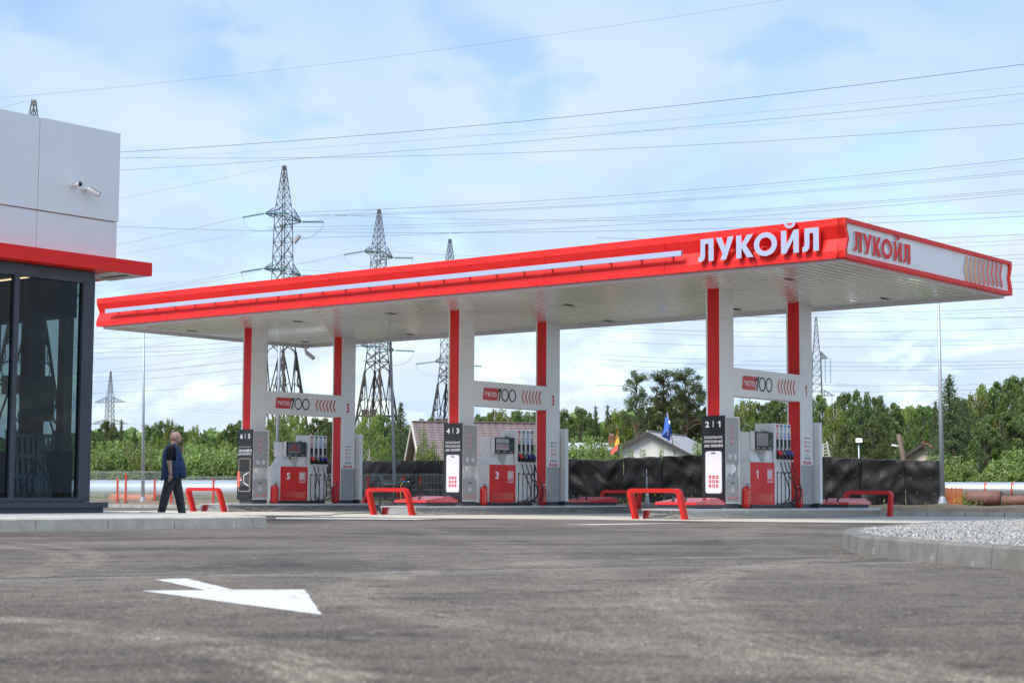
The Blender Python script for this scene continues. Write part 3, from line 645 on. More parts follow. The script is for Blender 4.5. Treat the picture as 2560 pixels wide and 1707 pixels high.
for k in (1, 2, 3):
    da = {1: SP, 2: 0, 3: -SP}[k]
    for bb, back in ((.07, False), (3.755, True)):
        c = empty('column', (da, bb, 0)); c.parent = can
        z0 = .345 if back else .3
        if back:
            MB().box(-.53, -.15, 0, .58, 1.285, ZSOF - .012).build('white_casing', COLW, c)
            MB().box(-.527, -.152, .002, .578, .33, 1.284).build('grey_casing', GREY, c)
            MB().box(-.50, -.18, .03, .55, .2285, .329).build('foot', PLINTH, c)
        else:
            MB().box(-.53, -.15, 0, .58, .3, ZSOF - .012).build('white_casing', COLW, c)
        MB().box(-.487, -.166, -.010, -.0005, .40 if back else 2.3, ZSOF - .013).build('red_panel', RED2, c)
        for x0, x1 in ((-.531, -.488), (-.165, -.149)): MB().box(x0, x1, -.016, -.0006, .34 if back else 2.3, ZSOF - .0135).build('edge_trim', COLW, c)
        MB().box(-.1495, -.1485, .004, .576, 4.62, 4.626).build('joint', GREY, c)
        if back:
            lettering('number', DIG[k], .235 if k == 1 else .21, .305 if k == 1 else .33, 2.98, 3.27, 'u', (-.15, 0, 0), RPRINT, c, .003, .0, .03)
            P = lambda nm, sp, m: plate(nm, sp, 'u', (-.15, 0, 0), m, c, .002, .0012)
            P('notice', [rect(.10, .48, 1.40, 2.02)], WHITE)
            Q = lambda sp, m: plate('notice_print', sp, 'u', (-.15, 0, 0), m, c, .002, .0036)
            Q([rect(.17, .43, 1.945, 1.965)], INK)
            for zc in (1.86, 1.75):
                Q([circ(.215, zc, .045), circ(.215, zc, .034)], RPRINT); Q([rect(.195, .235, zc - .012, zc + .016)], RPRINT)
                Q([rect(.285, .42, zc + .012, zc + .02), rect(.285, .44, zc - .02, zc - .012)], INK)
            for i in range(3): Q([rect(.16 + .02 * (i == 1), .44 - .02 * i, 1.655 - i * .02, 1.664 - i * .02)], RPRINT)
            for i in range(5): Q([rect(.17, .42 - .03 * (i % 3), 1.585 - i * .024, 1.591 - i * .024)], GPRINT)
            Q([rect(.15, .45, 1.425, 1.475)], GPRINT)
            plate('label', [rect(.11, .47, 1.31, 1.385)], 'u', (-.15, 0, 0), RPRINT, c, .002, .0012)
            plate('label_print', [circ(.2, 1.372, .02), circ(.29, 1.372, .02), circ(.38, 1.372, .02), rect(.16, .42, 1.325, 1.335)], 'u', (-.15, 0, 0), WPRINT, c, .002, .0036)
    bm_ = empty('beam', (da, 0, 0)); bm_.parent = can
    MB().rbox(-.50, -.147, .6515, 3.7385, 2.84, 3.50, .006).build('casing', COLW, bm_)
    ekto(bm_, -.147)

# security camera hanging below the rear corner
def bullet_camera(name, p, head_dir, arm_dir, label, s=1.0):
    r = empty(name, p, 0, label, 'camera'); h = Vector(head_dir).normalized(); a = Vector(arm_dir).normalized()
    CW = mat('camera_white', (.74, .73, .72), .4); 
    MB().tube([a * 0, a * .03 * s], .075 * s, 14).build('mount', CW, r)
    k = a * .12 * s
    MB().tube([a * .03 * s, a * .07 * s, k + h * .02 * s], .028 * s, 10).build('arm', CW, r)
    MB().tube([k + h * .01 * s, k + h * .03 * s, k + h * .25 * s, k + h * .27 * s], [.03 * s, .048 * s, .05 * s, .046 * s], 14).build('housing', CW, r)
    MB().tube([k + h * .268 * s, k + h * .276 * s], .04 * s, 14).build('lens', BLACKP, r)
    up = Vector((0, 0, 1)); sd = h.cross(up).normalized(); q = k + up * .058 * s
    m = MB(); m.add([q + h * .04 * s + sd * .045 * s, q + h * .04 * s - sd * .045 * s, q + h * .31 * s - sd * .045 * s, q + h * .31 * s + sd * .045 * s,
                     q + h * .04 * s + sd * .045 * s + up * .006, q + h * .04 * s - sd * .045 * s + up * .006, q + h * .31 * s - sd * .045 * s + up * .006, q + h * .31 * s + sd * .045 * s + up * .006],
                    [(0, 3, 2, 1), (4, 5, 6, 7), (0, 1, 5, 4), (1, 2, 6, 5), (2, 3, 7, 6), (3, 0, 4, 7)]); m.build('sunshield', CW, r)
    return r
pc = gp(764, 868, ZS - .001); bullet_camera('security_camera', pc, U * .6 + V * .3 - Z * .5, -Z, 'small white bullet camera hanging below the rear corner of the canopy', 1.3)
# ================================================================== FORECOURT EQUIPMENT
CZ0, CZ1 = .345, 2.345
def fz(fr): return CZ1 - (CZ1 - CZ0) * fr
def icon(nm, parent, cx, cz, kind, org):
    plate('app_icon', [rrect(cx - .035, cx + .035, cz - .037, cz + .037, .014)], 'v', org, RPRINT, parent, .003, .0045)
    g = {0: [rect(-.016, .010, -.022, .024)], 1: [circ(0, .008, .018), circ(0, .008, .008)], 2: [rect(-.024, .024, -.016, .016)], 3: [rect(-.016, .016, -.02, .014), rect(-.02, .02, .018, .024)],
         4: [rect(-.022, .022, -.02, .004), rect(-.012, .012, .008, .02)], 5: [rect(-.016, -.008, -.024, .024), rect(.008, .016, -.024, .024)], 6: [circ(0, 0, .02), circ(0, 0, .009)],
         7: [[(-.02, .018), (.02, .018), (.02, -.004), (0, -.024), (-.02, -.004)]], 8: [rect(-.026, .026, -.004, .018), rect(-.012, .016, -.018, -.01)]}[kind]
    plate('app_icon_mark', [[(cx + x * .6, cz + z * .6) for x, z in s] for s in g], 'v', org, WPRINT, parent, .003, .008)
PHONE = mat('phone_print', (.78, .78, .90), .35, var=.02)
CAB_L = {1: 'black service cabinet marked 2 and 1 with white phone picture, nearest the gravel', 2: 'black service cabinet marked 4 and 3 with white phone picture, beside the table', 3: 'black service cabinet marked 6 and 5 with gold phone outline'}
def cabinet(k):
    r = empty('service_cabinet', ISL[k], -TH, CAB_L[k], 'service cabinet', 'service cabinets on the pump islands')
    n0, n1 = fz(.71), fz(.545)
    b = MB(); b.box(-.595, -.001, .034, .648, CZ0, n0); b.box(-.595, -.001, .034, .648, n1, CZ1)
    b.box(-.595, -.30, .034, .648, n0 + .0005, n1 - .0005); b.box(-.2995, -.001, .034, .095, n0 + .0005, n1 - .0005); b.box(-.2995, -.001, .575, .648, n0 + .0005, n1 - .0005)
    b.build('body', GREY_L, r)
    MB().box(-.57, -.03, .06, .62, .2285, CZ0 - .001).build('plinth', PLINTH, r)
    MB().box(-.2995, -.2955, .096, .574, n0 + .002, n1 - .002).build('niche_lining', GREY, r)
    pn = MB(); pn.box(-.0005, .004, .055, .60, n1 + .004, fz(.02)); pn.build('upper_panel', GREY, r)
    MB().box(-.0005, .004, .055, .60, fz(.985), n0 - .004).build('lower_panel', GREY, r)
    MB().box(.0045, .009, .085, .565, fz(.52), fz(.41)).build('small_door', GREY, r)
    MB().box(.0045, .009, .085, .565, fz(.975), fz(.74)).build('waste_door', GREY, r)
    for c in (.21, .44): plate('pictogram', [circ(c, fz(.463), .062), circ(c, fz(.463), .052)], 'u', (0.009, 0, 0), WPRINT, r, .002, .0005)
    for c in (.21, .44): plate('pictogram', [[(c - .03, fz(.48)), (c + .02, fz(.485)), (c + .03, fz(.45)), (c - .01, fz(.44))]], 'u', (0.009, 0, 0), WPRINT, r, .002, .0005)
    plate('pictogram', [circ(.325, fz(.84), .07), circ(.325, fz(.84), .06)], 'u', (0.009, 0, 0), WPRINT, r, .002, .0005)
    plate('pictogram', [[(.295, fz(.86)), (.355, fz(.86)), (.335, fz(.82)), (.315, fz(.82))]], 'u', (0.009, 0, 0), WPRINT, r, .002, .0005)
    MB().box(.0095, .014, .24, .41, fz(.77), fz(.76)).build('handle', BLACKP, r)
    for c in (.15, .38): plate('sticker', [rect(c, c + .13, fz(.952), fz(.922))], 'u', (0.009, 0, 0), RPRINT, r, .002, .0005)
    for c in (.18, .41): plate('sticker_print', [rect(c, c + .07, fz(.941), fz(.932))], 'u', (0.009, 0, 0), WPRINT, r, .002, .003)
    for i, f in enumerate((.142, .219, .294)):
        c, zc = .30, fz(f)
        plate('warning_sign', [circ(c, zc, .06)], 'u', (0.004, 0, 0), WPRINT, r, .002, .0005)
        plate('warning_ring', [circ(c, zc, .062), circ(c, zc, .049)], 'u', (0.004, 0, 0), RPRINT, r, .002, .003)
        plate('warning_mark', [rect(c - .012, c + .012, zc - .032, zc + .03)] if i < 2 else [[(c - .03, zc - .03), (c + .02, zc - .03), (c + .015, zc + .0), (c - .005, zc + .03)]], 'u', (0.004, 0, 0), INK, r, .002, .003)
        plate('warning_bar', [[(c - .042, zc + .034), (c - .034, zc + .042), (c + .042, zc - .034), (c + .034, zc - .042)]], 'u', (0.004, 0, 0), RPRINT, r, .002, .0055)
    # black sheet facing the approach
    MB().box(-.622, 0, 0, .033, CZ0 - .012, CZ1 + .012).build('black_sheet', BLACK, r)
    org = (0, 0, 0)
    L = lambda s, x0, x1, f0, f1, bold=.0, m=WPRINT: lettering('lettering', s, -.622 + .622 * x0, -.622 + .622 * x1, fz(f1), fz(f0), 'v', org, m, r, .003, .0005, bold)
    n = {1: '21', 2: '43', 3: '65'}[k]
    L(n[0], .165, .335, .058, .128, .03); L(n[1], .70 if k > 1 else .715, .85 if k > 1 else .82, .058, .128, .03)
    plate('rule', [rect(-.622 + .622 * .49, -.622 + .622 * .52, fz(.126), fz(.055))], 'v', org, GREY_L, r, .003, .0005)
    if k < 3:
        L('МОБИЛЬНОЕ', .115, .905, .228, .258); L('ПРИЛОЖЕНИЕ', .105, .915, .276, .306); L('АЗС ЛУКОЙЛ', .105, .915, .318, .355, .022)
        plate('phone_rim', [rrect(-.622 + .622 * .145, -.622 + .622 * .885, fz(.888), fz(.398), .062)], 'v', org, mat('phone_rim', (.22, .26, .33), .4), r, .002, .0005)
        plate('phone_picture', [rrect(-.622 + .622 * .17, -.622 + .622 * .86, fz(.881), fz(.405), .055)], 'v', org, PHONE, r, .0015, .003)
        plate('phone_notch', [rrect(-.622 + .622 * .41, -.622 + .622 * .60, fz(.433), fz(.418), .012)], 'v', org, INK, r, .002, .0048)
        for j in range(3):
            for i in range(3): icon('i', r, -.622 + .622 * (.36 + i * .155), fz(.698 + j * .05), j * 3 + i, org)
    else:
        lettering('lettering', 'МОБИЛЬНОЕ ПРИЛОЖЕНИЕ', -.57, -.06, fz(.252), fz(.24), 'v', org, GREY_L, r, .003, .0005)
        L('ЛУКОЙЛ', .06, .955, .272, .322, .02); L('ДЛЯ БИЗНЕСА', .06, .95, .336, .366, .02)
        plate('orange_patch', [rect(-.622, -.50, fz(.817), fz(.596))], 'v', org, mat('orange_print', (.62, .09, .05), .45), r, .002, .0004)
        plate('wheel_print', [rect(-.50, -.10, fz(.80), fz(.60))], 'v', org, mat('steering_print', (.06, .06, .066), .5), r, .002, .0004)
        for p in ([(-.34, fz(.648)), (-.13, fz(.605)), (-.12, fz(.615)), (-.33, fz(.662))], [(-.34, fz(.752)), (-.12, fz(.80)), (-.13, fz(.812)), (-.345, fz(.766))], [(-.345, fz(.648)), (-.325, fz(.648)), (-.325, fz(.766)), (-.345, fz(.766))]):
            plate('spoke_print', [p], 'v', org, GREY_L, r, .002, .003)
        plate('logo_print', [rect(-.50, -.43, fz(.73), fz(.685))], 'v', org, WPRINT, r, .002, .003); plate('logo_print', [rect(-.495, -.435, fz(.715), fz(.688))], 'v', org, RPRINT, r, .002, .0055)
        plate('phone_rim', [rrect(-.622 + .622 * .10, -.622 + .622 * .90, fz(.886), fz(.412), .06), rrect(-.622 + .622 * .125, -.622 + .622 * .875, fz(.88), fz(.418), .05)], 'v', org, mat('gold_line', (.55, .47, .38), .4), r, .002, .006)
    return r
for k in (1, 2, 3): cabinet(k)
RP = {1: 'beside the white ladder', 2: 'before the tarpaulin, on the middle island', 3: 'on the island beside the shop'}
for k in (1, 2, 3):                                                     # thin steles behind the rear columns
    r = empty('rear_stele', ISL[k], -TH, 'thin pale upright board behind the rear column ' + RP[k], 'board', 'rear boards on the pump islands')
    MB().box(-.60, -.002, 4.42, 4.505, CZ0, CZ1).build('board', WHITE, r)
    MB().box(-.622, .0, 4.506, 4.54, CZ0 - .01, CZ1 + .01).build('cover', GREY_L, r)
    MB().box(-.55, -.05, 4.43, 4.50, .2285, CZ0 - .001).build('plinth', PLINTH, r)

# ------------------------------------------------------------------ dispensers
SCR = {1: mat('screen_blank', (.155, .125, .13), .25, coat=.4), 2: mat('screen_grey', (.34, .345, .36), .25, coat=.4), 3: mat('screen_dark', (.05, .052, .06), .25, coat=.4)}
NOZ = [mat('nozzle_red', (.62, .03, .03), .4), mat('nozzle_grey', (.16, .17, .17), .45), mat('nozzle_blue', (.02, .06, .32), .4), mat('nozzle_violet', (.10, .045, .26), .4)]
TAGM = [mat('tag_red', (.55, .05, .04), .4), mat('tag_teal', (.06, .17, .24), .4), mat('tag_blue', (.015, .20, .62), .4), mat('tag_violet', (.08, .05, .20), .4)]
PUMPW = mat('pump_casing', (.70, .70, .71), .36, var=.03, vs=2, coat=.15)
CHROME = mat('chrome', (.62, .62, .62), .22, metal=1)
def hosecurve(p0, p1, sag, side, n=22):
    out = []
    for i in range(n + 1):
        t = i / n; q = Vector(p0).lerp(Vector(p1), t)
        q.z -= sag * 4 * t * (1 - t) * (1 - .25 * (t - .5)); q.y += side * sin(pi * t) ; q.x += .10 * sin(pi * t) ** .7
        out.append(q)
    return out
def dispenser(k):
    r = empty('fuel_dispenser', ISL[k], -TH, 'white and red fuel dispenser numbered %s with four nozzles, ' % DIG[k] + {1: 'blank screen', 2: 'grey screen', 3: 'dark red screen'}[k], 'fuel dispenser', 'fuel dispensers')
    B0, BM, B1 = 1.116, 2.21, 3.0; A0 = -.53
    MB().box(-.50, -.03, 1.15, 2.97, .2285, .311).build('base_frame', BLACKP, r)
    for c in (1.26, 1.62, 2.4, 2.92): MB().tube([(-.031, c, .27), (-.024, c, .27)], .008, 8).build('bolt', CHROME, r)
    MB().rbox(A0, -.012, B0, BM - .001, .312, 1.315, .012).build('lower_casing', PUMPW, r)
    for i in range(4):
        for j in range(2): MB().box(A0 + .30 + j * .10, A0 + .37 + j * .10, B0 - .003, B0 + .001, .36 + i * .03, .366 + i * .03).build('louvre', GREY_L, r)
    rp = empty('red_door', (0, 0, 0)); rp.parent = r
    MB().rbox(-.0115, .004, B0 + .012, BM - .002, .318, 1.31, .004).build('panel', RED2, rp)
    MB().rbox(A0 - .012, A0 - .0005, B0 + .005, BM - .005, .318, 1.31, .004).build('rear_door', RED2, r)
    org = (.004, 0, 0)
    lettering('number', DIG[k], 1.37 if k == 1 else 1.36, 1.455 if k == 1 else 1.50, .93, 1.13, 'u', org, WPRINT, rp, .003, .0, .03)
    for c in (1.40, 1.94): MB().tube([(.004, c, 1.245), (.012, c, 1.245)], .012, 8).build('lock', CHROME, rp)
    # emblem
    e0, e1, f0, f1 = 1.87, 2.12, .905, 1.165
    plate('emblem_rim', [rect(e0, e1, f0, f1), rect(e0 + .006, e1 - .006, f0 + .006, f1 - .006)], 'u', org, WPRINT, rp, .003)
    plate('emblem', [[(e0 + .025, f1 - .03), (e0 + .055, f1 - .03), (e0 + .055, f0 + .055), (e1 - .045, f0 + .055), (e1 - .025, f0 + .03), (e0 + .025, f0 + .03)]], 'u', org, WPRINT, rp, .003)
    plate('emblem', [[(e0 + .07, f1 - .03), (e0 + .097, f1 - .03), (e0 + .097, f0 + .10), (e0 + .107, f0 + .09), (e0 + .117, f0 + .10), (e0 + .117, f1 - .03), (e0 + .142, f1 - .03), (e0 + .142, f0 + .085), (e0 + .125, f0 + .068), (e0 + .088, f0 + .068), (e0 + .07, f0 + .085)]], 'u', org, WPRINT, rp, .003)
    plate('emblem', [[(e0 + .157, f1 - .03), (e0 + .182, f1 - .03), (e0 + .182, f0 + .155), (e1 - .045, f1 - .03), (e1 - .02, f1 - .03), (e1 - .055, f0 + .14), (e1 - .02, f0 + .068), (e1 - .045, f0 + .068), (e0 + .182, f0 + .125), (e0 + .182, f0 + .068), (e0 + .157, f0 + .068)]], 'u', org, WPRINT, rp, .003)
    lettering('lettering', 'ЛУКОЙЛ', e0, e1, .835, .885, 'u', org, WPRINT, rp, .003, .0, .02)
    for i in range(13):
        t = i / 12; c = tuple(np.array((.58, .06, .045)) * (1 - t) + np.array((.66, .33, .18)) * t)
        plate('chevron', [chevron(1.22 + i * .07, .48, .045, .17, .022)], 'u', org, mat('door_chevron_%d' % i, c, .45), rp, .003)
    # tall hose unit
    MB().rbox(A0, -.004, BM, B1, .312, 2.25, .012).build('hose_casing', PUMPW, r)
    MB().box(-.36, -.26, BM - .006, BM + .001, 2.0, 2.12).build('side_label', mat('side_label', (.52, .50, .44), .6), r)
    for i in range(4):
        c = BM + .155 + i * .185; w = .052
        s = empty('nozzle_slot', (0, c, 0)); s.parent = r
        MB().box(-.0045, .004, -w, w, 1.40, 1.88).build('recess', SLOT, s)
        MB().box(-.0045, .004, -w * .75, w * .75, .325, 1.10).build('hose_guide', SLOT, s)
        MB().box(-.0035, .0075, -w * .3, w * .95, .325, 1.06).build('guide_cover', PUMPW, s)
        plate('fuel_tag', [rect(-w * .9, w * .9, 1.90, 2.03)], 'u', (-.004, 0, 0), TAGM[i], s, .004)
        plate('fuel_tag_print', [rect(-w * .5, w * .5, 1.965, 2.0), rect(-w * .5, w * .4, 1.92, 1.935)], 'u', (0, 0, 0), WPRINT, s, .002, .0005)
        plate('fuel_name', [rect(-w * .25, w * .25, 2.05, 2.05 + (.07 if i == 0 else .035)), rect(-w * .3, w * .3, 2.08 + .03 * (i == 0), 2.15)], 'u', (-.004, 0, 0), [TAGM[0], INK, TAGM[2], GPRINT][i], s, .004)
        plate('fuel_tag', [rect(-w * .9, w * .9, 2.165, 2.225)], 'u', (-.004, 0, 0), TAGM[i], s, .004)
        n = empty('nozzle', (0, c, 0)); n.parent = r
        MB().tube([(.002, -.035, 1.70), (.022, -.025, 1.64), (.035, -.01, 1.58)], [.012, .013, .015], 8).build('spout', CHROME, n)
        b = MB(); b.tube([(.032, -.03, 1.60), (.045, -.005, 1.565), (.058, .03, 1.53), (.062, .055, 1.515), (.062, .068, 1.512)], [.028, .047, .052, .046, .026], 10); b.build('guard', NOZ[i], n)
        b = MB(); b.tube([(.058, .03, 1.53), (.056, .045, 1.46), (.05, .05, 1.40)], [.04, .034, .026], 8); b.build('grip', BLACKP, n)
        b = MB(); b.bar((.03, -.035, 1.53), (.04, -.02, 1.41), .012); b.bar((.04, -.02, 1.41), (.05, .045, 1.405), .012); b.build('lever_guard', BLACKP, n)
        MB().tube([(.05, .052, 1.405), (.05, .055, 1.335)], .022, 10).build('swivel', mat('swivel', (.66, .67, .68), .3, metal=.3), n)
        if k == 3:
            crossing = [(.19, .34), (-.17, .36), (.07, .30), (.10, .50)][i]; end = [(.19, -.0), (-.17, 0), (-.10, 0), (-.28, 0)][i][0]
        else:
            end = (-.18, -.10, -.12, -.06)[i]; crossing = [(.30, .3), (.42, .3), (.26, .3), (.28, .3)][i]
        p0 = Vector((.05, .055, 1.335)); bulge = crossing[0]
        if k == 3 and i < 2:
            pts = [Vector((.05, .055, 1.335)), Vector((.07, .06 + end * .12, 1.18)), Vector((.09, .06 + end * .55, .98)), Vector((.10, .06 + end * .9, .78)), Vector((.10, .06 + end * 1.0, .58)), Vector((.09, .06 + end * .8, .40)), Vector((.06, .06 + end * .35, .285)), Vector((.03, .06 + end * -.2, .30)), Vector((.008, .06 - end * .3, .36))]
        else:
            s_ = bulge
            pts = [Vector((.05, .055, 1.335)), Vector((.07, .065 + s_ * .10, 1.17)), Vector((.10, .07 + s_ * .35, .98)), Vector((.11, .08 + s_ * .72, .80)), Vector((.11, .08 + s_ * .92, .64)), Vector((.11, .08 + s_ * .85, .50)), Vector((.09, .07 + s_ * .55, .39)), Vector((.05, .03 + s_ * .10 + end * .3, .335)), Vector((.010, end * .5, .345))]
        # smooth the polyline
        sm = []
        for j in range(len(pts) - 1):
            P0 = pts[max(j - 1, 0)]; P1 = pts[j]; P2 = pts[j + 1]; P3 = pts[min(j + 2, len(pts) - 1)]
            for q in range(4):
                t = q / 4; sm.append(.5 * ((2 * P1) + (P2 - P0) * t + (2 * P0 - 5 * P1 + 4 * P2 - P3) * t * t + (3 * P1 - P0 - 3 * P2 + P3) * t**3))
        sm.append(pts[-1]); MB().tube(sm, .0135, 8).build('hose', RUBBER, n)
    # display head on its splayed neck
    h = empty('display_head', (0, 0, 0)); h.parent = r
    cb = 1.72
    b = MB(); b.add([(-.53, 1.20, 1.3155), (-.53, 1.66, 1.3155), (-.03, 1.66, 1.3155), (-.03, 1.20, 1.3155), (-.385, 1.30, 1.62), (-.385, 1.50, 1.62), (-.145, 1.50, 1.62), (-.145, 1.30, 1.62)],
                    [(0, 3, 2, 1), (4, 5, 6, 7), (0, 1, 5, 4), (1, 2, 6, 5), (2, 3, 7, 6), (3, 0, 4, 7)]); b.build('neck', PUMPW, h)
    b = MB(); b.add([(-.40, 1.80, 1.3155), (-.40, 2.19, 1.3155), (-.04, 2.19, 1.3155), (-.04, 1.80, 1.3155), (-.385, 1.93, 1.62), (-.385, 2.18, 1.62), (-.06, 2.18, 1.62), (-.06, 1.93, 1.62)],
                    [(0, 3, 2, 1), (4, 5, 6, 7), (0, 1, 5, 4), (1, 2, 6, 5), (2, 3, 7, 6), (3, 0, 4, 7)]); b.build('neck', PUMPW, h)
    MB().rbox(-.375, -.155, 1.30, 2.19, 1.6, 2.02, .015).build('core', PUMPW, h)
    MB().rbox(-.154, -.012, 1.335, 2.15, 1.6, 2.04, .03).build('casing', PUMPW, h)
    MB().rbox(-.54, -.376, 1.335, 2.15, 1.6, 2.03, .03).build('casing', PUMPW, h)
    for i in range(5): MB().box(-.33, -.20, 1.297, 1.3005, 1.66 + i * .028, 1.666 + i * .028).build('louvre', GREY_L, h); MB().box(-.33, -.20, 1.297, 1.3005, 1.86 + i * .028, 1.866 + i * .028).build('louvre', GREY_L, h)
    MB().rbox(-.0115, .008, 1.345, 2.14, 1.605, 2.035, .012).build('bezel', BLACKP, h)
    MB().rbox(-.08, -.01, 1.84, 1.98, 2.041, 2.055, .004).build('top_cover', BLACKP, h)
    plate('screen', [rect(1.385, 1.91, 1.70, 2.0)], 'u', (.008, 0, 0), SCR[k], h, .003, .0)
    if k == 2:
        lettering('lettering', 'ЗАПРАВЬСЯ', 1.41, 1.885, 1.835, 1.895, 'u', (.011, 0, 0), INK, h, .002, .0005, .01); lettering('lettering', 'ВЫГОДОЙ', 1.45, 1.85, 1.755, 1.825, 'u', (.011, 0, 0), RPRINT, h, .002, .0005, .01)
        plate('screen_rule', [rect(1.43, 1.87, 1.93, 1.935)], 'u', (.011, 0, 0), GPRINT, h, .002, .0005)
    if k == 3:
        plate('screen_picture', [[(1.53, 1.97), (1.74, 1.97), (1.72, 1.90), (1.83, 1.82), (1.86, 1.76), (1.70, 1.78), (1.65, 1.86), (1.58, 1.78), (1.42, 1.76), (1.46, 1.83), (1.56, 1.9)]], 'u', (.011, 0, 0), mat('screen_red', (.30, .03, .03), .3), h, .002, .0005)
        plate('screen_rule', [rect(1.43, 1.87, 1.72, 1.735)], 'u', (.011, 0, 0), GPRINT, h, .002, .0005)
    for c in (1.39, 1.66, 1.94): plate('counter', [rect(c, c + .13, 1.63, 1.665)], 'u', (.008, 0, 0), mat('counter', (.23, .26, .25), .3), h, .003)
    plate('card_reader', [rect(1.97, 2.06, 1.93, 1.945)], 'u', (.008, 0, 0), SLOT, h, .003); plate('keypad', [rect(1.97, 2.07, 1.76, 1.86)], 'u', (.008, 0, 0), mat('keypad', (.07, .075, .08), .4), h, .003)
    return r
for k in (1, 2, 3): dispenser(k)

# ------------------------------------------------------------------ extinguishers
def extinguisher(k, a, b, label, wheels=False, hose=False, h=.50, rad=.105):
    r = empty('fire_extinguisher', loc(k, a, b, .2285), -TH, label, 'extinguisher', 'fire extinguishers on the islands')
    MB().lathe([(0, .03), (rad * .8, .03), (rad * .98, .06), (rad, .09), (rad, h - .09), (rad * .93, h - .045), (rad * .6, h - .008), (rad * .3, h + .012), (0, h + .012)], n=20).build('cylinder', RED_EXT, r)
    MB().lathe([(rad * .62, .0), (rad * .66, .03), (0, .035)], n=16).build('foot', RED_EXT, r)
    plate('label', [rect(-.05, .05, .10, h - .10)], 'u', (rad * .86, 0, 0), RED_EXT, r, .003, .0)
    for i in range(5): plate('label_print', [rect(-.048, .048, .12 + i * .062, .16 + i * .062)], 'u', (rad * .88, 0, 0), [WPRINT, mat('cream_print', (.66, .60, .50), .5)][i == 3], r, .003, .0015)
    MB().tube([(0, 0, h + .01), (0, 0, h + .045)], .022, 10).build('valve', CHROME, r)
    m = MB(); m.bar((-.02, 0, h + .05), (.075, .02, h + .075), .02, .012); m.bar((-.02, 0, h + .04), (.07, .02, h + .035), .02, .010); m.build('lever', mat('lever', (.62, .58, .52), .5) if hose else BLACKP, r)
    if hose:
        HM = mat('cream_hose', (.60, .53, .46), .55)
        pts = [(.0, .02, h + .035), (-.01, .07, h + .07), (.04, .14, h + .075), (.09, .17, h + .03), (.10, .15, h - .03), (.105, .12, h - .06)]
        MB().tube(pts, .017, 8).build('hose', HM, r); MB().tube([(.105, .09, h - .0), (.11, .14, h - .09), (.11, .18, h - .15)], [.012, .018, .022], 8).build('horn', HM, r)
    else:
        MB().tube([(0, .015, h + .03), (.02, .09, h + .01), (.03, .112, h - .1), (.03, .108, .15)], .008, 6).build('hose', BLACKP, r)
    if wheels:
        for s in (-1, 1):
            MB().tube([(s * .10 - .015, .10, .05), (s * .10 + .015, .10, .05)], .05, 14).build('wheel', BLACKP, r)
        MB().tube([(-.10, .10, .05), (.10, .10, .05)], .01, 6).build('axle', CHROME, r)
    return r
extinguisher(1, .06, .82, 'slim red extinguisher on wheels behind the cabinet nearest the gravel', True)
extinguisher(1, .02, 3.33, 'red extinguisher with a striped label beside the dispenser nearest the gravel')
extinguisher(2, .06, .82, 'narrow red extinguisher on wheels behind the middle cabinet', True)
extinguisher(2, .03, 3.35, 'red extinguisher with a cream hose and horn beside the middle dispenser', True, True)
extinguisher(3, .06, .84, 'red extinguisher behind the cabinet with the gold phone outline', h=.53, rad=.125)
extinguisher(3, .02, 3.36, 'stout red extinguisher with a striped label before the rear column nearest the shop', h=.54, rad=.13)

# ------------------------------------------------------------------ guard rails
def rail(k, b, lean, label):
    r = empty('guard_rail', ISL[k], -TH, label, 'guard rail', 'red guard rails at the island ends')
    a0, a1, H, w, d, R = -.985, .43, .685, .115, .15, .10
    # centre line in (a, s) where s runs up the leaning plane
    path = [(a0 + w / 2, 0), (a0 + w / 2, H - w / 2 - R)]
    for i in range(1, 7): t = radians(180 - 90 * i / 6); path.append((a0 + w / 2 + R + R * cos(t), H - w / 2 - R + R * sin(t)))
    path.append((a1 - w / 2 - R, H - w / 2))
    for i in range(1, 7): t = radians(90 - 90 * i / 6); path.append((a1 - w / 2 - R + R * cos(t), H - w / 2 - R + R * sin(t)))
    path.append((a1 - w / 2, 0)); n = len(path); vs = []
    for i, (x, z) in enumerate(path):
        t = Vector((path[min(i + 1, n - 1)][0] - path[max(i - 1, 0)][0], path[min(i + 1, n - 1)][1] - path[max(i - 1, 0)][1])).normalized(); nn = Vector((-t.y, t.x))
        if i in (0, n - 1): pass
        for sx, sy in ((-1, -1), (1, -1), (1, 1), (-1, 1)):
            px = x + nn.x * sx * w * .40; pz = z + nn.y * sx * w * .40
            if i in (0, n - 1): pz = .005
            vs.append((px, b + sy * d / 2 + lean * pz / H, pz))
    fs = [(i * 4 + j, i * 4 + (j + 1) % 4, (i + 1) * 4 + (j + 1) % 4, (i + 1) * 4 + j) for i in range(n - 1) for j in range(4)] + [(0, 1, 2, 3), tuple((n - 1) * 4 + j for j in (3, 2, 1, 0))]
    MB().add(vs, fs).build('bent_bar', RED2, r)
    for x in (a0 + w / 2, a1 - w / 2): MB().box(x - .075, x + .075, b - .095, b + .095, .0045, .0125).build('foot_plate', RED2, r)
rail(1, -2.22, -.25, 'largest red bent guard rail, crossing in front of another rail'); rail(1, 7.4, .12, 'red bent guard rail in front of the black tarpaulin, nearest the gravel')
rail(2, -2.26, -.25, 'red bent guard rail in front of the small black table'); rail(2, 7.35, .12, 'red bent guard rail against the tarpaulin, crossed by the largest rail')
rail(3, -1.33, -.25, 'red bent guard rail just ahead of the walking man'); rail(3, 5.55, .2, 'red bent guard rail behind the table, half hidden by a nearer rail')

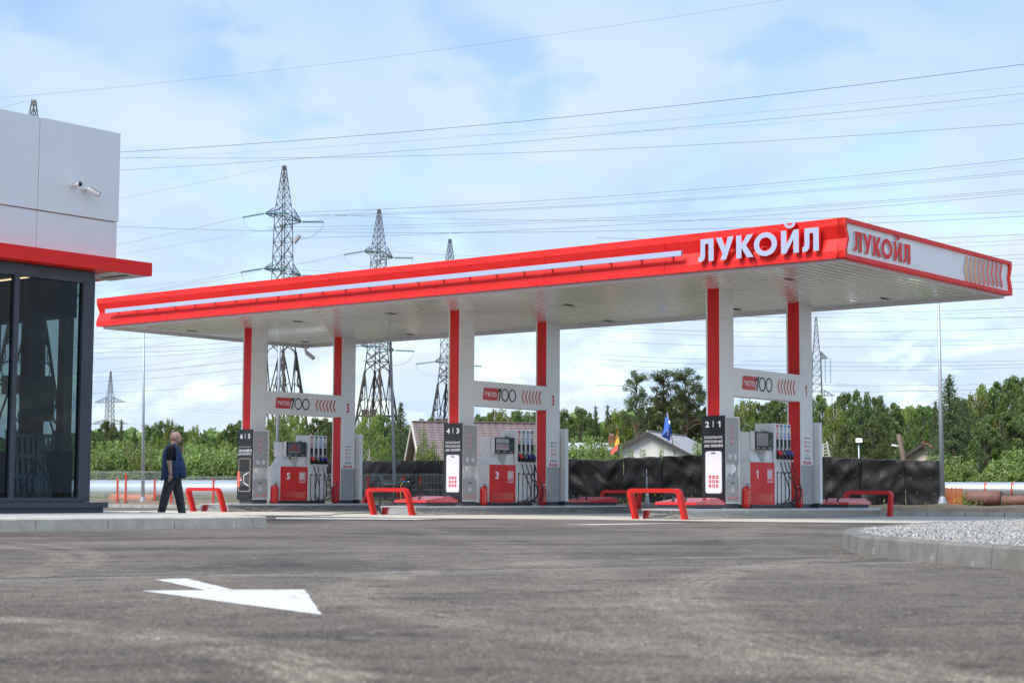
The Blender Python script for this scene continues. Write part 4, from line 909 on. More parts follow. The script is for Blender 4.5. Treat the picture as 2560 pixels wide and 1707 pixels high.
# ------------------------------------------------------------------ red hatch covers
HATCH = mat('hatch_red', (.62, .03, .03), .30, var=.1, vs=6, coat=1.0); HATCH.node_tree.nodes['Principled BSDF'].inputs['Coat Roughness'].default_value = .16
def hatch(k, b0, label):
    r = empty('tank_hatch', ISL[k], -TH, label, 'tank hatch', 'red tank hatches'); a0, a1, b1 = -.86, .22, b0 + 1.22
    MB().box(a0 + .05, a1 - .05, b0 + .05, b1 - .05, .2285, .315).build('collar', PLINTH, r)
    br = b0 + .93; e, p = .372, .47
    m = MB(); m.add([(a0, b0, .316), (a1, b0, .316), (a1, b1, .316), (a0, b1, .316), (a0, b0, e), (a1, b0, e), (a1, b1, e), (a0, b1, e), (a0 + .02, br, p), (a1 - .02, br, p)],
                    [(0, 3, 2, 1), (0, 1, 5, 4), (1, 2, 6, 9, 5), (2, 3, 7, 6), (3, 0, 4, 8, 7), (4, 5, 9, 8), (6, 7, 8, 9)]); m.build('lid', HATCH, r)
    for i in range(17):
        t = (i + .5) / 17; a = a0 + .03 + (a1 - a0 - .06) * t
        MB().bar((a, b0 + .02, e + .004), (a, br - .02, p + .001), .028, .008).build('rib', HATCH, r)
    m = MB(); c0, c1 = a0 + .30, a1 - .34
    for c in (c0 + .06, c1 - .06): m.bar((c, b0 + .16, e + .02), (c, b0 + .24, e + .115), .05, .022)
    m.bar((c0, b0 + .25, e + .12), (c1, b0 + .25, e + .12), .03, .022); m.build('handle', BLACKP, r)
    MB().tube([(a1 - .3, b0 - .008, .345), (a1 - .3, b0 + .002, .345)], .012, 8).build('lock', CHROME, r)
hatch(1, -1.56, 'red ribbed hatch cover behind the largest guard rail'); hatch(1, 5.46, 'red ribbed hatch cover nearest the gravel, before the tarpaulin')
hatch(2, -1.60, 'red ribbed hatch cover beside the small black table'); hatch(2, 5.42, 'red ribbed hatch cover at the far end of the middle island')

# gloves stuffed into the niches
def gloves(k, a, b, z, s, label, seed):
    rng = random.Random(seed); bm = bmesh.new(); bmesh.ops.create_icosphere(bm, subdivisions=3, radius=1)
    for v in bm.verts: v.co *= 1 + .25 * sin(7 * v.co.x + seed) * sin(6 * v.co.y) + rng.uniform(-.14, .14)
    for v in bm.verts: v.co = Vector((v.co.x * .09 * s, v.co.y * .12 * s, v.co.z * .12 * s))
    me = bpy.data.meshes.new('paper_gloves'); bm.to_mesh(me); bm.free(); me.materials.append(mat('thin_white_film', (.78, .78, .79), .5, var=.06, vs=20))
    tag(link('paper_gloves', me, None, loc(k, a, b, z), -TH), label, 'gloves', 'white gloves in the cabinet niches')
gloves(1, -.10, .36, fz(.60), 1.25, 'full bunch of white gloves in the cabinet niche nearest the gravel', 1)
gloves(2, -.06, .20, fz(.573), .75, 'few white gloves in the niche of the middle cabinet', 2); gloves(3, -.05, .18, fz(.575), .75, 'few white gloves in the cabinet niche nearest the shop', 3)

# ------------------------------------------------------------------ table with instruments
TD = 46.5
def table():
    zt = zat(1005, 1211, TD); xa, xb = xat(949, TD), xat(1064, TD)
    r = empty('folding_table', ((xa + xb) / 2, TD, 0), -.08, 'small black table with a laptop, between two islands', 'table'); w = (xb - xa) / 2
    MB().rbox(-w, w, -.3, .3, zt - .028, zt, .006).build('table_top', BLACKP, r)
    for x, y in ((-w + .09, -.25), (w - .09, -.25), (-w + .42, .25), (w - .42, .25)): MB().box(x - .02, x + .02, y - .02, y + .02, .005, zt - .03).build('leg', BLACKP, r)
    lp = empty('laptop', (xat(968, TD), TD, zt), -.35, 'open black laptop seen from behind on the black table', 'laptop')
    MB().rbox(-.02, .36, -.14, .12, .0, .018, .004).build('keyboard_base', mat('laptop_base', (.14, .15, .16), .4), lp)
    m = MB(); m.add([(-.03, -.15, .02), (-.03, .13, .02), (-.19, .13, .26), (-.19, -.15, .26), (-.042, -.15, .014), (-.042, .13, .014), (-.202, .13, .254), (-.202, -.15, .254)], [(0, 1, 2, 3), (7, 6, 5, 4), (0, 4, 5, 1), (1, 5, 6, 2), (2, 6, 7, 3), (3, 7, 4, 0)]); m.build('screen', BLACKP, lp)
    cs = empty('instrument_case', (xat(1020, TD), TD - .03, zt), 0, 'dark open instrument case with coloured plugs on the black table', 'instrument')
    MB().rbox(-.12, .13, -.12, .12, 0, .11, .012).build('case_body', mat('case_plastic', (.025, .028, .034), .45), cs)
    MB().rbox(-.10, .0, -.135, -.121, .075, .10, .003).build('blue_strip', TAGM[2], cs); MB().rbox(.03, .07, -.135, -.121, .07, .10, .003).build('white_plug', WHITE, cs)
    m = MB(); m.tube([(-.11, -.1, .11), (-.13, -.1, .15), (-.12, -.08, .18)], .008, 6); m.build('orange_plug', mat('orange_plug', (.65, .14, .02), .5), cs)
    for i, x in enumerate((.02, .06, .1)): MB().tube([(x, 0, .11), (x, 0, .19)], .02, 8).build('connector', BLACKP, cs)
    m = MB(); m.add([(.13, -.1, .0), (.42, -.12, .0), (.42, .1, .0), (.13, .1, .0), (.14, -.08, .09), (.24, -.05, .08), (.24, .06, .07), (.14, .08, .09)], [(0, 3, 2, 1), (4, 5, 6, 7), (0, 1, 5, 4), (1, 2, 6, 5), (2, 3, 7, 6), (3, 0, 4, 7)]); m.build('cover_cloth', mat('black_cloth', (.012, .012, .013), .8), cs)
    tag(MB().tube([(xat(1012, TD), TD - .32, zt + .06), (xat(1008, TD), TD - .34, zt), (xat(1006, TD), TD - .36, zt - .12), (xat(1008, TD), TD - .36, .4), (xat(1004, TD), TD - .30, .02)], .009, 6).build('yellow_cable', mat('yellow_cable', (.50, .25, .03), .5)), 'thin yellow cable hanging off the black table', 'cable')
table()
tag(MB().tube([gp(500, 1287, .012), gp(690, 1288.5, .012), gp(760, 1288.6, .012), gp(824, 1287.5, .012), gp(845, 1283.5, .012), gp(920, 1282, .012), gp(990, 1286, .012)], .011, 6).build('floor_cable', RUBBER), 'black cable lying on the concrete apron', 'cable')

# short tapering post before the tarpaulin
def stub():
    D = 50.5; r = empty('cone_post', at(1619, 1275, D), 0, 'short tapering grey post before the black tarpaulin, behind two crossing rails', 'post'); z = lambda y: zat(1618, y, D) - r.location.z
    GM = mat('post_grey', (.36, .42, .45), .5)
    MB().tube([(0, 0, 0), (-.012, 0, z(1240))], [.085, .05], 8).build('shaft', GM, r); MB().box(-.052, .03, -.04, .04, z(1239.5), z(1232.5)).build('box', WHITE, r)
    MB().tube([(-.014, 0, z(1232)), (-.025, 0, z(1190))], [.028, .016], 8).build('rod', GM, r); MB().tube([(-.025, 0, z(1189.8)), (-.028, 0, z(1172))], [.012, .006], 6).build('tip', WHITE, r)
stub()
# ================================================================== SHOP BUILDING
BC = Vector((-7.41, 30.2, 0)); shop = empty('shop_building', BC, -TH, 'white and red shop building with dark framed glass, cut by the picture edge', 'building')
BB = -7.0; AD = -6.0
WALLP = mat('wall_panel', (.83, .83, .84), .5, var=.025, vs=.6)
REDB = mat('red_band', (.90, .028, .024), .5, var=.03, vs=1, spec=.25)
for b0, b1 in ((-1.26, .46), (-3.0, -1.27), (-4.7, -3.01), (BB, -4.71)): MB().rbox(-.12, .03, b0, b1, 5.375, 6.99, .008).build('wall_panel', WALLP, shop)
for b0, b1 in ((-1.245, .45), (-3.0, -1.255), (-4.7, -3.01), (BB, -4.71)): MB().rbox(-.12, .0, b0, b1, 4.60, 5.36, .006).build('wall_panel', WALLP, shop)
MB().box(AD, -.121, BB, .435, 4.60, 6.95).build('upper_block', WALLP, shop)
MB().rbox(-.9, .30, BB, 1.03, 4.43, 4.67, .004).build('red_band', REDB, shop)
MB().box(-1.5, -.901, .05, .98, 4.44, 4.60).build('side_band', REDB, shop)
MB().box(-.85, .26, .20, .99, 4.424, 4.4295).build('soffit_panel', mat('soffit_white', (.62, .58, .56), .45), shop)
MB().box(-.6, .1, .55, .70, 4.4195, 4.4235).build('soffit_slot', mat('soffit_slot', (.12, .04, .03), .6), shop)
MB().box(AD, -.001, BB, 0, 4.30, 4.42).build('ceiling', DARK, shop)
MB().box(AD, -.05, BB, -.05, .30, .36).build('shop_floor', mat('shop_floor', (.10, .10, .10), .4), shop)
for b0, b1 in ((BB, -6.55), (-6.5, -5.1),): pass
MB().rbox(-.12, .012, -.25, 0, .36, 4.30, .006).build('corner_post', DARK, shop)
for b in (-1.61, -3.02, -4.43, -5.84): MB().rbox(-.10, .010, b - .05, b + .05, .43, 4.24, .005).build('mullion', DARK, shop)
MB().rbox(-.10, .008, BB, -.251, 4.20, 4.30, .005).build('head_rail', DARK, shop)
MB().rbox(-.10, .010, BB, -.251, .36, .43, .005).build('bottom_rail', DARK, shop)
for b0, b1 in ((-1.56, -.25), (-2.97, -1.66), (-4.38, -3.07), (-5.79, -4.48)): MB().box(-.052, -.046, b0 - .002, b1 + .002, .428, 4.202).build('pane', GLASS, shop)
MB().rbox(AD, .12, BB, .32, .262, .355, .006).build('plinth_ledge', PLINTH, shop)
MB().box(AD, .06, BB, .26, KZ - .008, .2615).build('plinth', PLINTH, shop)
for a in (-1.45, -2.85, -4.3, -5.6): MB().rbox(a - .06, a + .06, -.10, 0, .36, 4.30, .005).build('mullion', DARK, shop)
for a0, a1 in ((-1.39, -.121), (-2.79, -1.51), (-4.24, -2.91), (-5.54, -4.36)): MB().box(a0, a1, -.052, -.046, .362, 4.298).build('pane', GLASS, shop)
MB().box(AD - .1, AD, BB, 0, .36, 4.3).build('rear_wall', mat('inner_wall', (.10, .10, .11), .7), shop)
MB().box(AD, -.3, BB - .1, BB, .36, 4.3).build('inner_partition', mat('inner_wall', (.10, .10, .11), .7), shop)
bpy.context.view_layer.update()
ish = shop.matrix_world.inverted()
pc = ish @ at(158, 1100, 30.3); MB().box(pc.x - .1, pc.x + .1, pc.y - .09, pc.y + .09, .361, 4.0).build('inner_post', mat('brown_post', (.16, .13, .105), .6), shop)
pc = ish @ at(72, 1100, 30.6); MB().box(pc.x - .12, pc.x + .12, pc.y - .14, pc.y + .14, .361, 4.29).build('inner_post', mat('dark_post', (.03, .032, .036), .6), shop)
MB().box(-5.5, -.35, -.42, -.12, .361, 1.25).build('counter', mat('dark_infill', (.02, .02, .022), .5), shop)  # dark box added so that the lower part of the glass reads black
MB().box(-5.5, -.35, -.5, -.11, 3.62, 4.29).build('bulkhead', mat('dark_infill', (.02, .02, .022), .5), shop)
for b in (-.9, -1.7, -2.5): MB().box(-3.2, -.6, b - .02, b + .02, 4.285, 4.299).build('light_strip', mat('warm_strip', (.8, .6, .4), .5, emit=(1, .62, .33), estr=2.2), shop)
def speaker():
    p = at(87, 1245, 29.9); p.z = .361
    s = empty('loudspeaker', p, .35, 'black loudspeaker on a tripod behind the shop glass', 'loudspeaker')
    zc = zat(87, 1052, 29.9) - .361; zt = zat(87, 940, 29.9) - .361
    MB().rbox(-.29, .27, -.2, .2, zc, zt, .05).build('box', BLACKP, s); MB().tube([(0, 0, .45), (0, 0, zc)], .02, 8).build('pole', BLACKP, s)
    for t in (0.2, 2.3, 4.4): MB().tube([(0, 0, .75), (.42 * cos(t), .42 * sin(t), .0)], .014, 6).build('leg', BLACKP, s)
speaker()
for i, (px, w) in enumerate(((62, .5), (118, .34))):
    p = at(px, 1245, 30.15 + .12 * i); p.z = .362; s = empty('slatted_panel', p, .2, ['wide', 'narrow'][i] + ' pale slatted panel leaning inside the shop glass', 'panel')
    GM = mat('slat_grey', (.24, .25, .24), .6); h = zat(px, 1075, 30.2) - .36
    for x in (-w / 2, w / 2): MB().bar((x, -.12, .0), (x - .1, .2, h), .06, .03).build('stile', GM, s)
    for j in range(4): z = h * (.08 + .28 * j); MB().bar((-w / 2 - .1 * z / h, -.12 + .32 * z / h, z), (w / 2 - .1 * z / h, -.12 + .32 * z / h, z), .03, .07).build('rung', GM, s)
    for j in range(5): x = -w / 2 + w * (j + .5) / 5; MB().bar((x, -.12, .02), (x - .1, .2, h * .95), .05, .015).build('slat', GM, s)
pw = BC + U * .031 + V * -.42 + Z * zat(178, 470, 30.0)
bullet_camera('security_camera', pw + V * -.12, U * .8 - V * .35 - Z * .1, U, 'white wall camera facing out, nearer the panel joint', .9)
bullet_camera('security_camera', pw + V * .10 - Z * .03, U * .35 + V * .8 - Z * .45, U, 'white wall camera tilted down towards the forecourt', .9)

# ================================================================== THE WALKING MAN
def man():
    D = 34.9; P = at(433, 1290, D); P.z = .0045
    root = empty('person', P, radians(6), 'bald man in a navy vest walking with a phone at his chin', 'person')
    b = MB()
    def cap(p, q, r0, r1, n=10, k=4):
        p = Vector(p); q = Vector(q); d = (q - p).normalized(); pts = [p - d * r0 * .9, p - d * r0 * .5] + [p.lerp(q, i / k) for i in range(k + 1)] + [q + d * r1 * .5, q + d * r1 * .9]
        rs = [r0 * .35, r0 * .85] + [r0 + (r1 - r0) * i / k for i in range(k + 1)] + [r1 * .85, r1 * .35]; b.tube(pts, rs, n)
    def ell(c, r, n=12):
        prof = [(max(.001, cos(t)), sin(t)) for t in [pi * (i / 8 - .5) for i in range(9)]]; o = len(b.v)
        b.lathe(prof, n=n)
        for i in range(o, len(b.v)): x, y, z = b.v[i]; b.v[i] = (c[0] + x * r[0], c[1] + y * r[1], c[2] + z * r[2])
    # trunk
    ell((-.015, 0, .93), (.185, .19, .15)); ell((.0, 0, 1.06), (.215, .20, .20)); ell((-.03, 0, 1.24), (.185, .195, .20)); ell((-.05, 0, 1.37), (.145, .20, .12)); cap((-.05, -.12, 1.42), (-.05, .12, 1.42), .075, .075)
    cap((-.045, 0, 1.44), (.005, 0, 1.56), .068, .062)
    # head
    ell((.015, 0, 1.655), (.112, .082, .108)); ell((.035, 0, 1.60), (.088, .070, .075)); ell((.085, 0, 1.565), (.04, .045, .035)); cap((.118, 0, 1.645), (.142, 0, 1.615), .012, .016, 8, 2); ell((.10, 0, 1.66), (.03, .06, .016))
    for s in (-1, 1): ell((-.005, s * .083, 1.625), (.022, .012, .034), 8)
    ell((.108, 0, 1.588), (.016, .026, .010), 8)
    # arms
    cap((-.055, -.215, 1.385), (-.075, -.265, 1.13), .068, .052); cap((-.075, -.265, 1.13), (-.045, -.268, .905), .046, .032)
    cap((-.055, .215, 1.385), (.06, .25, 1.16), .068, .052); cap((.06, .25, 1.16), (.135, .09, 1.42), .046, .034)
    # hands: palm, four fingers, thumb
    ell((-.05, -.268, .845), (.042, .018, .05)); 
    for i, (dx, l) in enumerate(((.022, .058), (.005, .066), (-.012, .062), (-.028, .048))):
        p = Vector((-.05 + dx, -.268, .805)); q = p + Vector((-.014, .006, -l * .55)); cap(p, q, .0105, .0095, 7, 1); cap(q, q + Vector((-.022, .012, -l * .35)), .0095, .008, 7, 1)
    cap((-.02, -.272, .855), (-.008, -.275, .80), .012, .009, 7, 1)
    ell((.145, .065, 1.455), (.03, .022, .045))
    for i in range(4): p = Vector((.15, .05 - .012, 1.435 + .017 * i)); cap((.15, .065, p.z), p, .0105, .010, 7, 1); cap(p, p + Vector((-.012, -.022, 0)), .010, .008, 7, 1)
    cap((.135, .055, 1.47), (.14, .025, 1.50), .012, .009, 7, 1)
    # legs: the near leg trails, the far leg strides
    cap((-.03, -.10, .90), (-.145, -.11, .50), .128, .098); cap((-.145, -.11, .50), (-.235, -.115, .10), .096, .078); 
    cap((-.01, .09, .90), (.095, .095, .49), .128, .098); cap((.095, .095, .49), (.17, .10, .11), .096, .080)
    for x, y in ((-.225, -.115), (.185, .10)): cap((x - .05, y, .055), (x + .15, y, .042), .048, .040); b.box(x - .09, x + .18, y - .045, y + .045, .0, .03)
    me = b.mesh('raw'); o = link('raw', me)
    m = o.modifiers.new('r', 'REMESH'); m.mode = 'VOXEL'; m.voxel_size = .0085; m.use_smooth_shade = True
    s = o.modifiers.new('s', 'SMOOTH'); s.factor = .5; s.iterations = 3
    dg = bpy.context.evaluated_depsgraph_get(); dg.update(); bm_ = bpy.data.meshes.new_from_object(o.evaluated_get(dg)); bpy.data.objects.remove(o)
    bm_.materials.clear()
    SKIN = mat('skin', (.66, .38, .28), .5, var=.12, vs=14); TEE = mat('black_shirt', (.008, .008, .009), .85); PANT = mat('dark_trousers', (.075, .074, .080), .85, var=.35, vs=9, bump=.5, bs=22); SHOE = mat('dark_shoe', (.015, .016, .022), .6)
    for mm in (SKIN, TEE, PANT, SHOE): bm_.materials.append(mm)
    n = len(bm_.polygons); c = np.zeros(n * 3, np.float32); bm_.polygons.foreach_get('center', c); c = c.reshape(-1, 3)
    idx = np.zeros(n, np.int32); trunk = (np.abs(c[:, 1]) < .235) & (c[:, 2] < 1.485) & (c[:, 2] > .80)
    arm = (np.abs(c[:, 1]) > .19) & (c[:, 2] > .72)
    idx[trunk] = 1; idx[(c[:, 2] > 1.15) & arm & (c[:, 2] < 1.47)] = 1; idx[(c[:, 2] <= 1.165) & (c[:, 1] < -.205) & (c[:, 2] > .72)] = 0
    idx[(c[:, 0] > .095) & (c[:, 2] > 1.18) & (c[:, 1] > -.01) & (c[:, 2] < 1.54)] = 0
    low = (c[:, 2] <= .93) & ~((c[:, 1] < -.222) & (c[:, 2] > .70)); idx[low] = 2; idx[c[:, 2] < .085] = 3
    bm_.polygons.foreach_set('material_index', idx); bm_.polygons.foreach_set('use_smooth', np.ones(n, bool))
    link('body', bm_, root)
    # vest
    rings = [(.80, -.012, .258, .232), (.82, -.012, .260, .235), (.93, -.008, .250, .238), (1.05, -.008, .238, .234), (1.18, -.028, .218, .224), (1.30, -.042, .196, .214), (1.38, -.052, .172, .205), (1.44, -.056, .138, .170), (1.485, -.052, .100, .115), (1.515, -.045, .078, .082)]
    nn = 40; v = MB(); vs = []
    rng = random.Random(5)
    for j, (z, xc, rx, ry) in enumerate(rings):
        for k in range(nn):
            t = 2 * pi * k / nn; w = 1 + .014 * sin(5 * t + j * .9) + .008 * sin(11 * t - j)
            ct, st = cos(t), sin(t); e = .86
            zz = z + (.03 * ct if j < 2 else 0)
            vs.append((xc + rx * w * math.copysign(abs(ct)**e, ct), ry * w * math.copysign(abs(st)**e, st), zz))
    fs = [(j * nn + k, j * nn + (k + 1) % nn, (j + 1) * nn + (k + 1) % nn, (j + 1) * nn + k) for j in range(len(rings) - 1) for k in range(nn)]
    # arm openings on both sides
    def hole(f):
        c_ = sum((Vector(vs[i]) for i in f), Vector()) / 4; return 1.16 < c_.z < 1.43 and abs(c_.x + .045) < .085 and abs(c_.y) > .12
    fs = [f for f in fs if not hole(f)]
    v.add(vs, fs, 0, True); VEST = mat('navy_vest', (.027, .058, .135), .8, var=.18, vs=10, bump=.4, bs=30)
    vo = v.build('vest', VEST, root); md = vo.modifiers.new('t', 'SOLIDIFY'); md.thickness = .012
    vp = MB(); 
    def vpt(t, z):
        for (z0, x0, a0, c0), (z1, x1, a1, c1) in zip(rings[1:-1], rings[2:]):
            if z0 <= z <= z1: q = (z - z0) / (z1 - z0); return Vector((x0 + (x1 - x0) * q + (a0 + (a1 - a0) * q) * math.copysign(abs(cos(t))**.86, cos(t)) * 1.05, (c0 + (c1 - c0) * q) * 1.05 * math.copysign(abs(sin(t))**.86, sin(t)), z))
    for (t0, t1, z0, z1) in ((-1.05, -.40, .84, .98), (-1.05, -.38, .99, 1.035), (-.85, -.42, 1.20, 1.235)):
        g_ = [[vpt(t0 + (t1 - t0) * i / 6, z0 + (z1 - z0) * j / 3) for i in range(7)] for j in range(4)]
        vp = MB(); P_ = [p for row in g_ for p in row]; vp.add(P_, [(j * 7 + i, j * 7 + i + 1, (j + 1) * 7 + i + 1, (j + 1) * 7 + i) for j in range(3) for i in range(6)], 0, True)
        vp.build('pocket', VEST, vo).modifiers.new('t', 'SOLIDIFY').thickness = .01
    MB().rbox(.142, .158, -.01, .05, 1.455, 1.60, .004).build('phone', BLACKP, root)
    for s in (-1, 1):
        e = MB(); e.lathe([(.001, -.006), (.008, 0), (.001, .006)], (.112, s * .036, 1.648), 8); e.build('eye', SLOT, root)
man()

# ================================================================== LAMP POSTS AND FENCES
LAMPM = mat('lamp_post_metal', (.42, .46, .51), .5, metal=.35, var=.1, vs=4)
def lamp_post(px, py, ptop, ytop, D, label, lean=0.0, r0=.085, r1=.05, arm=False, base=True):
    p = at(px, py, D); r = empty('lamp_post', p, 0, label, 'lamp post', 'lamp posts round the forecourt'); top = at(ptop, ytop, D + lean) - p
    MB().tube([(0, 0, .2 if base else 0), top], [r0, r1], 10).build('pole', LAMPM, r)
    if base:
        MB().lathe([(r0 * 2.1, .02), (r0 * 1.9, .06), (r0 * 1.15, .24), (r0, .26)], n=8, smooth=False).build('foot', LAMPM, r); MB().lathe([(r0 * 1.3, -.10), (r0 * 2.1, .018), (0, .019)], n=8, smooth=False).build('bolt_collar', RUBBER, r)
    else: MB().lathe([(r0 * 1.6, 0), (r0 * 1.6, .02), (r0, .03)], n=10).build('foot', LAMPM, r)
    if arm:
        q = [at(x, y, D) - p for x, y in ((703, 690), (705, 655), (712, 632), (727, 610), (735, 600))]
        MB().tube([top] + q, .04, 8).build('arm', LAMPM, r)
        a, c = at(735, 607, D) - p, at(749, 588, D) - p; MB().bar(a, c, .34, .10).build('lamp_head', mat('lamp_head', (.42, .42, .44), .5), r)
    else:
        MB().tube([top, top + Vector((.05, -.2, .25)), top + Vector((.1, -.8, .4))], .035, 8).build('arm', LAMPM, r); q = top + Vector((.1, -.8, .4)); MB().rbox(q.x - .12, q.x + .12, q.y - .55, q.y, q.z - .03, q.z + .05, .02).build('lamp_head', mat('lamp_head', (.42, .42, .44), .5), r)
    return r
lamp_post(357, 1260, 359.5, 790, 60, 'slim grey lamp post beside the silver pipe, left of the man', r0=.062, r1=.032)
lamp_post(690, 1262, 703, 690, 60.5, 'grey lamp post with a tilted head rising past the tallest pylon', r0=.062, r1=.045, arm=True, base=False)
lamp_post(988, 1262, 974, 780, 53, 'pale leaning lamp post behind the black table', r0=.058, r1=.04, base=False)
lamp_post(2356.5, 1264, 2345, 700, 47.3, 'tall grey lamp post with a flared foot at the end of the tarpaulin', r0=.068, r1=.034)

MESHM = mat('fence_wire', (.50, .56, .54), .5, metal=.3); REDP = mat('fence_post_red', (.62, .05, .04), .45)
def mesh_panel(p, q, z0, h, parent):
    b = MB(); d = (q - p); L = d.length; d.normalize(); n = int(L / .05)
    for i in range(n + 1): c = p + d * (L * i / n); b.bar(c + Z * z0, c + Z * (z0 + h), .006)
    for k in range(5):
        z = z0 + .03 + (h - .06) * k / 4
        for dz in ((0, .04) if k in (0, 2, 4) else (0,)): b.bar(p + Z * (z + dz), q + Z * (z + dz), .006)
    o = b.build('wire_panel', MESHM, parent); o['kind'] = 'stuff'; return o
def mesh_fence(x0, x1, off, h, posts, label, npan):
    P, Q = fk(x0, off), fk(x1, off); r = empty('mesh_fence', (0, 0, 0), 0, label, 'fence', 'low wire mesh fences')
    for i in range(npan): mesh_panel(P.lerp(Q, i / npan + .004), P.lerp(Q, (i + 1) / npan - .004), .13, h, r)
    for x, y in posts:
        p = fk(x, off - .06); zt = zat(x, y, p.y); MB().rbox(p.x - .03, p.x + .03, p.y - .03, p.y + .03, .11, zt, .006).build('post', REDP, r)
mesh_fence(205, 420, .75, 1.12, ((299, 1195), (319.5, 1184), (391.5, 1197)), 'low wire mesh fence with red posts before the silver pipe, behind the lamp post', 2)
mesh_fence(424, 780, .75, .94, ((433, 1198), (538, 1196), (640, 1194)), 'low wire mesh fence with red posts behind the walking man', 3)
mesh_fence(782, 1185, .75, 1.02, ((923, 1187), (1012, 1190), (1053, 1190), (1150, 1192)), 'low wire mesh fence with red posts before the tarpaulin, behind the table', 3)

TARP = mat('black_tarpaulin', (.011, .0115, .013), .55, var=.35, vs=1.2, bump=.35, bs=9, spec=.32)
def tarp():
    tops = [(700, 1156), (760, 1155), (905, 1152), (1100, 1150), (1300, 1147), (1420, 1146), (1532, 1150), (1559, 1144), (1650, 1141), (1753, 1136), (1900, 1139), (2057, 1141), (2147, 1145), (2347, 1152)]
    root = empty('tarpaulin_fence', fk(1500, 3), 0, 'long black tarpaulin fence with creases behind the pump islands', 'fence'); rng = np.random.default_rng(7)
    xs = [t[0] for t in tops]; cuts = [700, 905, 1100, 1300, 1420, 1559, 1655, 1753, 1900, 2057, 2150, 2262, 2349]
    for c0, c1 in zip(cuts[:-1], cuts[1:]):
        off = 3.0; P, Q = fk(c0 + .4, off), fk(c1 - .4, off); L = (Q - P).length; nx = int(L / .045) + 2; nz = 40
        s = np.linspace(0, 1, nx); px = np.linspace(c0, c1, nx); yt = np.interp(px, xs, [t[1] for t in tops])
        base = np.array(P)[None] + s[:, None] * (np.array(Q) - np.array(P))[None]
        zt = np.array([zat(x, y, yy) for x, y, yy in zip(px, yt, base[:, 1])]); zb = .12
        U_, T_ = np.meshgrid(s * L, np.linspace(0, 1, nz), indexing='ij')
        d = np.zeros_like(U_)
        for _ in range(int(10 + 9 * L)):                       # hanging folds and diagonal pulls
            k = rng.uniform(2.5, 13); sl = rng.normal(0, 2.0); ph = rng.uniform(0, 6.3); am = rng.uniform(.012, .055) / (k / 6)**.8; c_ = rng.uniform(0, L); wd = rng.uniform(.12, .55)
            tc_ = rng.uniform(0, 1); w = np.exp(-((U_ - c_ + sl * .3 * (T_ - .5)) / wd)**2 - ((T_ - tc_) / rng.uniform(.25, .9))**2); arg = k * (U_ + sl * (T_ - .5) * .6) + ph; d += am * w * (1 - np.abs(np.sin(arg / 2)) * 1.6)
        for _ in range(6):
            k = rng.uniform(4, 9); am = rng.uniform(.006, .014); d += am * np.sin(k * T_ * 2 + rng.uniform(0, 6) + rng.normal(0, 1.5) * U_) * np.exp(-((U_ - rng.uniform(0, L)) / .5)**2)
        d += .05 * np.sin(2.1 * U_ + c0) * (1 - T_) + .035 * (np.abs((T_ * 3) % 1 - .5) * -1) * (.6 + .4 * np.sin(5 * U_))
        zz = zb + T_ * (zt - zb)[:, None] + .012 * np.sin(9 * U_) * T_
        nrm = -np.array(FKN)
        X = base[:, 0][:, None] + nrm[0] * d; Y = base[:, 1][:, None] + nrm[1] * d
        v = np.stack([X, Y, zz], -1).reshape(-1, 3); i = np.arange(nx - 1)[:, None] * nz + np.arange(nz - 1)[None]
        loops = np.stack([i, i + nz, i + nz + 1, i + 1], -1).reshape(-1)
        me = fast_mesh('sheet', v, np.full(len(loops) // 4, 4), loops); me.polygons.foreach_set('use_smooth', np.ones(len(me.polygons), bool)); me.materials.append(TARP)
        o = link('sheet', me, root); o.location = -root.location; o.modifiers.new('t', 'SOLIDIFY').thickness = .004
        sb = MB()                                              # rows of pale staples
        for j in range(3):
            nq = max(1, int(L / .33))
            for q in range(nq):
                a = P.lerp(Q, (q + .5 + rng.uniform(-.2, .2)) / nq) - root.location; z = zb + (float(zt.mean()) - zb) * (.36 + .3 * j) + rng.uniform(-.03, .03)
                sb.box(a.x - .007, a.x + .007, a.y - .085, a.y - .065, z - .005, z + .005)
        tag(sb.build('staples', GREY_L, root), kind='stuff')
    for c in cuts[::2]: p = fk(c, 3.12) - root.location; MB().box(p.x - .04, p.x + .04, p.y - .04, p.y + .04, .1, 1.5).build('post', mat('grey_timber', (.16, .14, .12), .9), root)
tarp()

# ------------------------------------------------------------------ pipes
SILV = mat('pipe_cladding', (.60, .64, .67), .30, metal=.75, var=.12, vs=2.2)
def pipe(name, x0, x1, yc, rad_px, off, m, label, bands=0, ribs=True, cat='pipe'):
    P, Q = fk(x0, off), fk(x1, off); c = fk((x0 + x1) / 2, off); rad = rad_px * c.y / F_PX; z = zat((x0 + x1) / 2, yc, c.y); r = empty(name, P, 0, label, cat)
    P = P + Z * z; Q = Q + Z * z; L = (Q - P).length; n = max(2, int(L / .45)) if ribs else 6; pts = []; rs = []
    for i in range(n):
        a, b_ = i / n, (i + 1) / n - .012; pts += [P.lerp(Q, a) - r.location, P.lerp(Q, b_) - r.location]; rs += [rad * (1 + (.012 if ribs else 0)), rad]
    MB().tube(pts, rs, 24).build('shell', m, r); d = (Q - P).normalized()
    for i in range(bands): c_ = P - r.location + d * L * (.30 + .16 * i); MB().tube([c_, c_ + d * .06], rad * 1.03, 24).build('band', mat('band_red', (.50, .09, .05), .5), r)
    return r
pipe('heating_pipe', 190, 900, 1227, 27, 5.2, SILV, 'wide silver clad pipe along the ground behind the low mesh fence')
pipe('heating_pipe', 2340, 2760, 1225, 20, 6.0, SILV, 'silver clad pipe with red bands beyond the tarpaulin', 2)
BROWN = mat('rusty_pipe', (.17, .085, .065), .7, var=.3, vs=3, bump=.2, bs=30)
